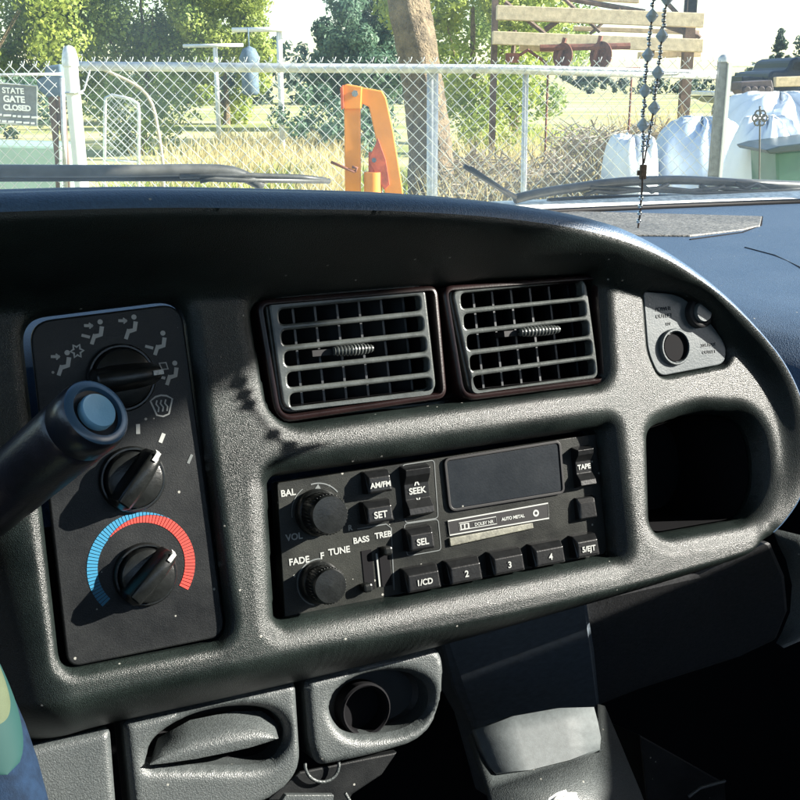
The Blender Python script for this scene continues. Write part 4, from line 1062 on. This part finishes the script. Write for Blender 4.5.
def fx(px,py=100,Y=FY): return W(px,py,Y).x
FN=wroot('chain_link_fence','long galvanised chain link fence panel with a top rail behind the orange hoist','fence',(fx(400),FY,0))
mb=MB(); chain(mb,fx(84),fx(717),.05,zt+.01,FY); mb.build('wire_mesh',M['wire'],FN)
mb=MB(); mb.tube([(fx(78,65),FY+.03,W(78,62,FY).z-.02),(fx(300,67),FY+.03,zt-.03),(fx(500,70),FY+.03,zt-.035),(fx(720,72),FY+.03,W(720,71,FY).z-.02)],.024,14); mb.build('top_rail',M['steel'],FN,smooth=True)
for px,r_ in((433,.03),(527,.016)):
    mb=MB(); mb.tube([(fx(px,190),FY+.06,-.05),(fx(px,70),FY+.06,zt-.02)],r_,14); mb.build('post',M['steel'],FN,smooth=True)
# left gate post
GP=wroot('gate_post','fat white painted gate post with a domed cap, leaning slightly','post',W(80,190,5.8))
mb=MB(); a_=W(83,200,5.8);b_=W(70,60,5.8); d=(b_-a_).normalized(); a2=a_-d*(a_.z/d.z); mb.tube([a2,b_],.036,20); mb.build('post_tube',M['white'],GP,smooth=True,auto=50)
mb=MB(); mb.lathe([(.042,-.03),(.042,.0),(.038,.015),(.036,.03),(.030,.052),(.018,.066),(.0001,.072)],b_,d,n=24); mb.build('post_cap',M['steel'],GP,smooth=True)
mb=MB(); c_=W(74,93,5.8); mb.tube([c_+Vector((.042*math.cos(t),.042*math.sin(t),0)) for t in [k*.5 for k in range(14)]],.006,6); mb.tube([W(78,93,5.75),W(84,90,5.78),W(90,70,5.8)],.005,6); mb.build('post_clamp',M['steel'],GP)
# left gate (mesh without top rail)
GT=wroot('chain_link_gate','chain link gate wing left of the white post, wire ends bare on top','gate',W(20,190,6.1))
mb=MB(); chain(mb,fx(-60,100,6.1),fx(58,100,6.1),.05,W(20,64,6.1).z,6.1); mb.build('wire_mesh',M['wire'],GT)
mb=MB(); mb.tube([W(62,78,6.12),W(66,200,6.12)],.013,8); mb.tube([W(-60,76,6.12),W(62,74,6.12)],.008,8); mb.build('gate_frame',M['steel'],GT,smooth=True)
# sign
SG=wroot('gate_sign','grey metal sign reading GATE CLOSED wired to the left gate','sign',W(14,127,6.0))
mb=MB(); sgp=[W(x,y,6.02) for x,y in[(-16,82),(37,86),(37,126),(-16,122)]]
mb.prism(sgp,(0,.004,0)); mb.build('sign_sheet',M['sign'],SG)
mb=MB()
def wtext(mb,t,size,px,py,Y,bold=.0,slope=-.05):
    v,f=text_geo(t,size,(0,0),0,bold=bold); p=W(px,py,Y); mb.add([(p.x+q.x,p.y-q.z,p.z+q.y+q.x*slope) for q in v],f)
wtext(mb,'STATE',.045,13,91,6.01,.001); wtext(mb,'GATE',.050,14,99.5,6.01,.002); wtext(mb,'CLOSED',.043,17,108,6.01,.002)
rr=random.Random(2)
for yy,x0 in((115,-6),(121,-6)):
    x=x0
    while x<34:
        w_=rr.uniform(3,8); mb.prism([W(x,yy+.07*x-.9,6.01),W(x+w_,yy+.07*x-.9,6.01),W(x+w_,yy+.07*x+1.2,6.01),W(x,yy+.07*x+1.2,6.01)],(0,-.001,0)); x+=w_+1.6
mb.build('sign_lettering',M['signtext'],SG)
mb=MB()
for p_,q_ in zip(sgp,sgp[1:]+sgp[:1]): mb.tube([p_,q_],.004,5)
mb.build('sign_frame',M['steel'],SG)
# crutch like prop with blue rag by the gate
PR=wroot('gate_prop','blue grey forked prop with two slim legs leaning at the gate','prop',W(60,190,6.3))
mb=MB(); mb.tube([W(50,66,6.3),W(53,95,6.3),W(57,160,6.3),W(58,190,6.3)],[.022,.03,.012,.012],8); mb.tube([W(58,68,6.3),W(60,98,6.3),W(67,160,6.3),W(68,190,6.3)],[.02,.03,.014,.014],8); mb.build('prop_legs',M['darkwood'],PR,smooth=True)
mb=MB(); mb.prism([W(x,y,6.27) for x,y in[(45,66),(60,64),(63,80),(64,97),(47,98),(38,90),(36,80),(44,76)]],(0,.06,0)); mb.build('prop_rag',M['bluecloth'],PR,bevel=.01)
TB=wroot('storage_bin','flat pale green bin behind the left gate','bin',W(30,168,8))
mb=MB(); mb.prism([W(x,y,8) for x,y in[(-60,143),(62,146),(64,230),(-60,230)]],(0,.6,0)); mb.build('bin_body',mat('pale_green_plastic',(.30,.42,.34),.5,noise=.1,nscale=6),TB,bevel=.02)
# small walk gate
WG=wroot('walk_gate','small chain link walk gate with rounded frame standing beyond the fence','gate',W(120,190,8.5))
mb=MB(); Y=8.5
mb.tube([W(104,250,Y),W(105,110,Y),W(106,98,Y),W(112,95,Y),W(130,99,Y),W(138,104,Y),W(139,112,Y),W(138,250,Y)],.013,8); mb.tube([W(105,160,Y),W(138,162,Y)],.01,6); mb.build('gate_frame',M['steel'],WG,smooth=True)
mb=MB(); chain(mb,W(105,100,Y).x,W(138,100,Y).x,.1,W(120,100,Y).z,Y,w=.05,h=.05,rw=.002); mb.build('wire_mesh',M['wire'],WG)
HS=wroot('looped_hose','thin tan hose arching over the walk gate','hose',W(160,165,7))
mb=MB(); mb.tube(smooth_poly([W(x,y,7) for x,y in[(95,66),(118,76),(140,88),(152,104),(158,130),(163,165),(164,200)]],.05),.010,8); mb.build('hose_tube',mat('tan_hose',(.5,.42,.3),.6),HS,smooth=True)
# clothesline posts
for (px,yt,yb,x0,x1,Y,lab) in((215,45,130,183,243,30,'shorter white T shaped clothesline post'),(279,29,152,232,300,22,'taller white T shaped clothesline post')):
    c_=wroot('clothesline_post',lab+' in the yard beyond the fence','clothesline post',W(px,yb,Y),'clothesline posts')
    mb=MB(); top=W(px,yt,Y); mb.tube([(top.x,Y,-.05),(top.x,Y,top.z)],.06 if Y>25 else .055,10); mb.build('upright',M['white'],c_,smooth=True)
    mb=MB(); mb.tube([W(x0,yt+1,Y-.05),W(x1,yt,Y-.05)],.045,10); mb.build('crossbar',M['white'],c_,smooth=True)
BR=wroot('hanging_laundry_bag','blue grey cloth bag hanging from the taller clothesline crossbar','bag',W(249,91,21.9))
mb=MB(); mb.lathe([(.01,0),(.12,-.05),(.20,-.22),(.17,-.38),(.13,-.42),(.16,-.50),(.17,-.85),(.12,-.90),(.0,-.90)],W(249,46,21.9),n=16); mb.tube([W(248,28,21.9),W(249,47,21.9)],.015,6); mb.build('bag_body',M['bluecloth'],BR,smooth=True)
# orange hoist
OH=wroot('engine_hoist','orange folding engine hoist standing in front of the fence','hoist',W(372,190,4.4))
Y=4.4
mb=MB(); mb.prism([W(x,y,Y+.02) for x,y in[(344,108),(360,108),(361,300),(346,300)]],(0,.07,0)); mb.build('mast',M['orange'],OH,bevel=.004)
mb=MB(); mb.prism([W(x,y,Y) for x,y in[(342,86),(346,84),(362,87),(361,109),(344,109)]],(0,.11,0)); mb.build('head_bracket',M['orange'],OH,bevel=.004)
mb=MB(); mb.prism([W(x,y,Y+.015) for x,y in[(355,86),(382,91),(386,98),(393,130),(402,185),(415,300),(398,300),(384,185),(376,140),(369,107),(363,104),(357,104)]],(0,.07,0)); mb.build('boom',M['orange'],OH,bevel=.004)
mb=MB(); mb.prism([W(x,y,Y-.015) for x,y in[(340,88),(343,85),(344,108),(341,110)]],(0,.12,0)); mb.prism([W(x,y,Y+.01) for x,y in[(368,160),(375,145),(378,138),(386,160),(390,185),(384,190)]],(0,.04,0)); mb.build('red_gusset',M['redpaint'],OH,bevel=.002)
mb=MB(); mb.tube([W(373,172,Y+.03),W(373,260,Y+.03)],.036,14); mb.build('jack_cylinder',M['orange'],OH,smooth=True,auto=40)
mb=MB(); mb.tube([W(373,152,Y+.03),W(373,172,Y+.03)],.018,10); mb.build('jack_ram',M['redpaint'],OH,smooth=True,auto=40)
mb=MB(); mb.lathe([(.013,0),(.013,.015),(.0001,.015)],W(355,93.5,Y-.001),(0,-1,0),n=6); mb.lathe([(.010,0),(.010,.012),(.0001,.012)],W(374,160,Y+.005),(0,-1,0),n=6); mb.build('bolt',M['chrome'],OH)
mb=MB(); mb.tube([W(331,162,Y-.02),W(345,168,Y-.02),W(355,172,Y-.02)],.006,6); mb.tube([W(355,172,Y-.02),W(357,168,Y-.02),W(352,167,Y-.02)],.006,6); mb.build('chain_hook',M['rust'],OH,smooth=True)
# timber frame and machinery
TFm=wroot('timber_frame','weathered timber beam frame with dark posts rising beyond the fence','timber frame',W(600,150,15))
Y=15
def beam(pa,pb,th,Y=Y,m='wood',name='beam',dep=.15):
    mb=MB(); a_=W(*pa,Y);b_=W(*pb,Y); t=Vector((0,0,th*Y/FP)); mb.prism([a_,b_,b_-t,a_-t],(0,dep,0)); mb.build(name,M[m],TFm,bevel=.008)
beam((497,5),(705,13),13); beam((493,31),(704,39),12); beam((500,16),(530,10),4,Y+.3)
beam((692,-60),(702,-60),-135+200,Y+.2,'darkwood','post',.2)
mb=MB(); a_=W(692,-60,Y+.2);b_=W(702,-60,Y+.2); mb.prism([a_,b_,Vector((b_.x,b_.y,-.1)),Vector((a_.x,a_.y,-.1))],(0,.15,0)); mb.build('post',M['darkwood'],TFm)
mb=MB(); a_=W(494,-60,Y+.2);b_=W(500,-60,Y+.2); mb.prism([a_,b_,Vector((b_.x,b_.y,-.1)),Vector((a_.x,a_.y,-.1))],(0,.15,0)); mb.build('post',M['darkwood'],TFm)
for pa,pb,r_ in(((540,-6),(645,12),.035),((545,30),(572,10),.04),((655,-10),(700,38),.03),((660,22),(697,36),.05),((612,-10),(660,-2),.03)):
    mb=MB(); mb.tube([W(*pa,Y+.3),W(*pb,Y+.3)],r_,6); mb.build('brace',M['darkwood'],TFm)
beam((520,45),(560,47),5,Y+.5); beam((505,-14),(640,-6),8,Y+.6); beam((575,26),(700,30),4,Y+.5); beam((640,52),(702,50),6,Y+.4)
for pa,pb,r_ in(((505,2),(545,34),.03),((560,-5),(600,32),.025),((620,8),(590,34),.022),((668,12),(650,60),.02),((515,30),(512,62),.03)):
    mb=MB(); mb.tube([W(*pa,Y+.25),W(*pb,Y+.25)],r_,6); mb.build('brace',M['darkwood'],TFm)
IM=wroot('farm_implement','rusty farm implement with two tilted disc blades under the timber beams','farm implement',W(580,150,12.5))
Y=12.5
mb=MB(); mb.tube([W(540,48,Y),W(630,46,Y)],.035,8); mb.tube([W(565,38,Y),W(556,68,Y)],.025,6); mb.tube([W(601,36,Y),W(592,68,Y)],.025,6); mb.tube([W(540,70,Y),W(640,70,Y)],.03,6); mb.tube([W(548,70,Y),(W(548,70,Y).x,Y,0)],.012,6); mb.tube([W(632,70,Y),(W(632,70,Y).x,Y,0)],.012,6); mb.tube([W(508,62,Y),W(528,50,Y),W(545,62,Y),W(548,75,Y)],.018,6); mb.box(W(512,58,Y),(.14,.1,.10)); mb.build('tool_frame',M['rust'],IM)
for px,r_ in((565,.135),(603,.15)):
    mb=MB(); ax_=Vector((-.75,-.65,.05)); mb.lathe([(.0001,0),(r_*.5,.012),(r_,.06),(r_*1.0,.075),(r_*.5,.03),(.0001,.02)],W(px,56,Y)-ax_.normalized()*.03,ax_,n=28); mb.build('disc_blade',M['rust'],IM,smooth=True)
# right boundary post
RP=wroot('square_fence_post','grey square steel post ending the fence, pale strip on its right','post',W(715,190,5.9))
mb=MB(); mb.prism([W(720,60,5.9),W(728,60,5.9),W(719,176,5.9),W(710,176,5.9)],(0,.05,0)); mb.prism([W(710,176,5.9),W(719,176,5.9),W(712,260,5.9),W(703,260,5.9)],(0,.05,0)); mb.build('post_tube',mat('dull_steel',(.20,.21,.22),.5,.3,noise=.3,nscale=25),RP,bevel=.003)
mb=MB(); mb.prism([W(729,63,5.88),W(733,63,5.88),W(722,178,5.88),W(719.5,178,5.88)],(0,.03,0)); mb.build('edge_strip',M['white'],RP)
mb=MB(); mb.lathe([(.034,-.0),(.034,.02),(.02,.035),(.0001,.04)],W(724.5,62,5.92),(0,0,1),n=16); mb.build('post_cap',M['steel'],RP,smooth=True)
# tarpaulins: rumpled mounds
def mound(name,label,c,rx,ry,h,m,seed,group=None,rib=0,boxy=2.6):
    rr=random.Random(seed); v=[];f=[];n1,n2=22,48
    ph=[rr.uniform(0,6) for _ in range(6)]
    for i in range(n1+1):
        t=i/n1
        for j in range(n2):
            a_=j/n2*2*math.pi; s=(abs(math.cos(a_))**boxy+abs(math.sin(a_))**boxy)**(-1/boxy)
            rr_=t**.7*s; z=h*(1-t**boxy)**(1/boxy) if t<1 else 0
            wob=1+.04*math.sin(3*a_+ph[0]+t*3)+.015*math.sin(7*a_+ph[1]-t*5)+.006*math.sin(13*a_+ph[2]+t*9)
            v.append((c[0]+rx*rr_*math.cos(a_)*wob,c[1]+ry*rr_*math.sin(a_)*wob,z*(1+.05*math.sin(5*a_+ph[3])*t+.03*math.sin(11*a_+6*t))))
    for i in range(n1):
        for j in range(n2): f.append((i*n2+j,(i+1)*n2+j,(i+1)*n2+(j+1)%n2,i*n2+(j+1)%n2))
    o=mk(name,v,f,m,smooth=True); tag(o,label,'tarpaulin',group); return o
def gz(py,Y): return max(.05,W(400,py,Y).z)
mound('tarp_covered_heap','pale blue tarpaulin heap seen through the fence left of the square post',(tx(688,8.4),8.6),.40,.6,gz(122,8.4),M['tarpblue'],1)
mound('tarp_covered_heap','large white tarpaulin heap between the square post and the navy pickup',(tx(775,9),9.6),.62,.9,gz(97,9.2),M['tarp'],2)
mound('tarp_covered_heap','low bright white tarpaulin bundle right of the square post',(tx(752,7.2),7.4),.30,.4,gz(122,7.2),M['tarp'],3)
mound('tarp_covered_heap','small white wrapped bundle behind the hanging medal',(tx(620,8.2),8.3),.20,.3,gz(140,8.2),M['tarp'],5,boxy=4)
# garden stake ornament
GS=wroot('garden_stake','thin dark garden stake topped by an openwork flower ornament','garden ornament',W(759,190,6.4))
mb=MB(); mb.tube([W(760,120,6.4),W(759,200,6.4)],.005,6); mb.build('stake_rod',M['wiper'],GS)
mb=MB()
for k in range(6):
    a_=k*math.pi/3; c_=W(760,118,6.4)+Vector((.026*math.cos(a_),0,.026*math.sin(a_))); mb.tube([c_+Vector((.017*math.cos(t),0,.019*math.sin(t))) for t in [q*.7 for q in range(10)]],.005,6)
mb.tube([W(760,112,6.4),W(760,106,6.4)],.006,6); mb.build('flower_head',M['wiper'],GS,smooth=True)
# green bin
GB=wroot('green_wheelie_bin','dark green wheelie bin with sloping lid at the right edge','bin',W(800,200,6.6))
mb=MB(); mb.prism([W(x,y,6.6) for x,y in[(776,152),(860,145),(860,330),(782,330)]],(0,.5,0)); mb.build('bin_body',M['green_bin'],GB,bevel=.015)
mb=MB(); mb.prism([W(x,y,6.55) for x,y in[(766,150),(780,146),(860,136),(862,145),(780,153),(770,154)]],(0,.6,0)); mb.build('bin_lid',mat('dark_bin_lid',(.03,.05,.05),.4),GB,bevel=.008)
# pickup
PK=wroot('flatbed_pickup','navy blue flatbed pickup parked beyond the tarpaulins','pickup',W(790,130,17))
Y=17
mb=MB(); mb.prism([W(x,y,Y) for x,y in[(768,76),(772,71),(787,70),(791,60),(798,57),(860,56),(862,100),(780,104),(768,96)]],(0,1.7,0)); mb.build('cab_body',M['navy'],PK,bevel=.04)
mb=MB(); mb.prism([W(x,y,Y-.01) for x,y in[(792,70),(796,62),(812,61),(812,71)]],(0,.02,0)); mb.build('window',M['display'],PK)
mb=MB(); mb.prism([W(x,y,Y-.1) for x,y in[(716,92),(862,92),(862,96),(716,96)]],(0,1.9,0)); mb.build('flatbed',M['white'],PK,bevel=.01)
mb=MB(); mb.prism([W(x,y,Y) for x,y in[(716,97),(800,97),(800,106),(775,110),(730,104)]],(0,1.6,0)); mb.prism([W(x,y,Y+.2) for x,y in[(742,76),(772,78),(772,91),(742,91)]],(0,1.2,0)); mb.build('chassis',M['navy'],PK,bevel=.02)
mb=MB(); mb.prism([W(x,y,Y-.12) for x,y in[(776,77),(806,76),(806,86),(776,87)]],(0,.5,0)); mb.build('cargo_box',M['wood'],PK,bevel=.01)
for px in(797,735):
    mb=MB(); c_=W(px,112,Y-.05); mb.lathe([(.001,.0),(.26,.0),(.30,.04),(.30,.2),(.26,.24),(.15,.24)],c_+Vector((0,.24,0)),(0,-1,0),n=28); wh=mb.build('wheel',M['tyre'],PK,smooth=True,auto=40)
    mb=MB(); mb.lathe([(.17,.24),(.16,.245),(.10,.22),(.001,.225)],c_+Vector((0,.24,0)),(0,-1,0),n=24); mb.build('rim',M['steel'],wh,smooth=True)
EN=wroot('scrap_engine','dark scrap engine block standing beside the pickup','engine block',W(706+20,110,12))
mb=MB(); mb.prism([W(x,y,12) for x,y in[(741,82),(772,80),(774,90),(768,97),(745,96),(740,90)]],(0,.35,0))
for k in range(4): mb.lathe([(.04,0),(.04,.05),(.0001,.05)],W(746+k*7,90,12),(0,-1,0),n=12)
mb.prism([W(x,y,12.05) for x,y in[(745,96),(768,97),(766,130),(748,130)]],(0,.2,0)); mb.build('engine_casting',mat('greasy_iron',(.07,.05,.05),.6,noise=.3,nscale=20),EN,bevel=.01)
# far pipe fence
PF=wroot('pipe_fence','thin white pipe fence far away in front of the lone pine','fence',W(755,80,45))
mb=MB(); mb.tube([W(715,66,45),W(790,66,45)],.05,6); mb.build('rail',M['white'],PF)
for px in(725,755,787):
    mb=MB(); t=W(px,64,45); mb.tube([t,(t.x,t.y,-.05)],.05,6); mb.build('post',M['white'],PF)

# ================================================================== CAMERA, LIGHT, WORLD
cd=bpy.data.cameras.new('camera'); cam=bpy.data.objects.new('camera',cd); COL.objects.link(cam)
cam.location=CAM; cam.rotation_euler=(math.pi/2-PITCH,0,0); cd.sensor_width=36; cd.lens=36*FP/800; cd.clip_start=.01; cd.clip_end=3000
sc.camera=cam
ld=bpy.data.lights.new('sun','SUN'); ld.energy=4.6; ld.angle=rad(.5); ld.color=(1,.95,.86); lo=bpy.data.objects.new('sun',ld); COL.objects.link(lo)
lo.rotation_euler=SUN.to_track_quat('Z','Y').to_euler()
w=bpy.data.worlds.new('World'); sc.world=w; w.use_nodes=True; nt=w.node_tree
sky=nt.nodes.new('ShaderNodeTexSky'); sky.sky_type='NISHITA'; sky.sun_disc=False; sky.sun_elevation=SUN_EL; sky.sun_rotation=math.atan2(SUN.x,SUN.y)
sky.air_density=1.0; sky.dust_density=.6
bg=nt.nodes['Background']; bg.inputs['Strength'].default_value=.085; nt.links.new(sky.outputs['Color'],bg.inputs['Color'])
vs_=sc.view_settings; vs_.view_transform='Standard'; vs_.look='None'; vs_.gamma=1; vs_.use_curve_mapping=False; vs_.exposure=2.2
sc.cycles.max_bounces=8; sc.cycles.transparent_max_bounces=12
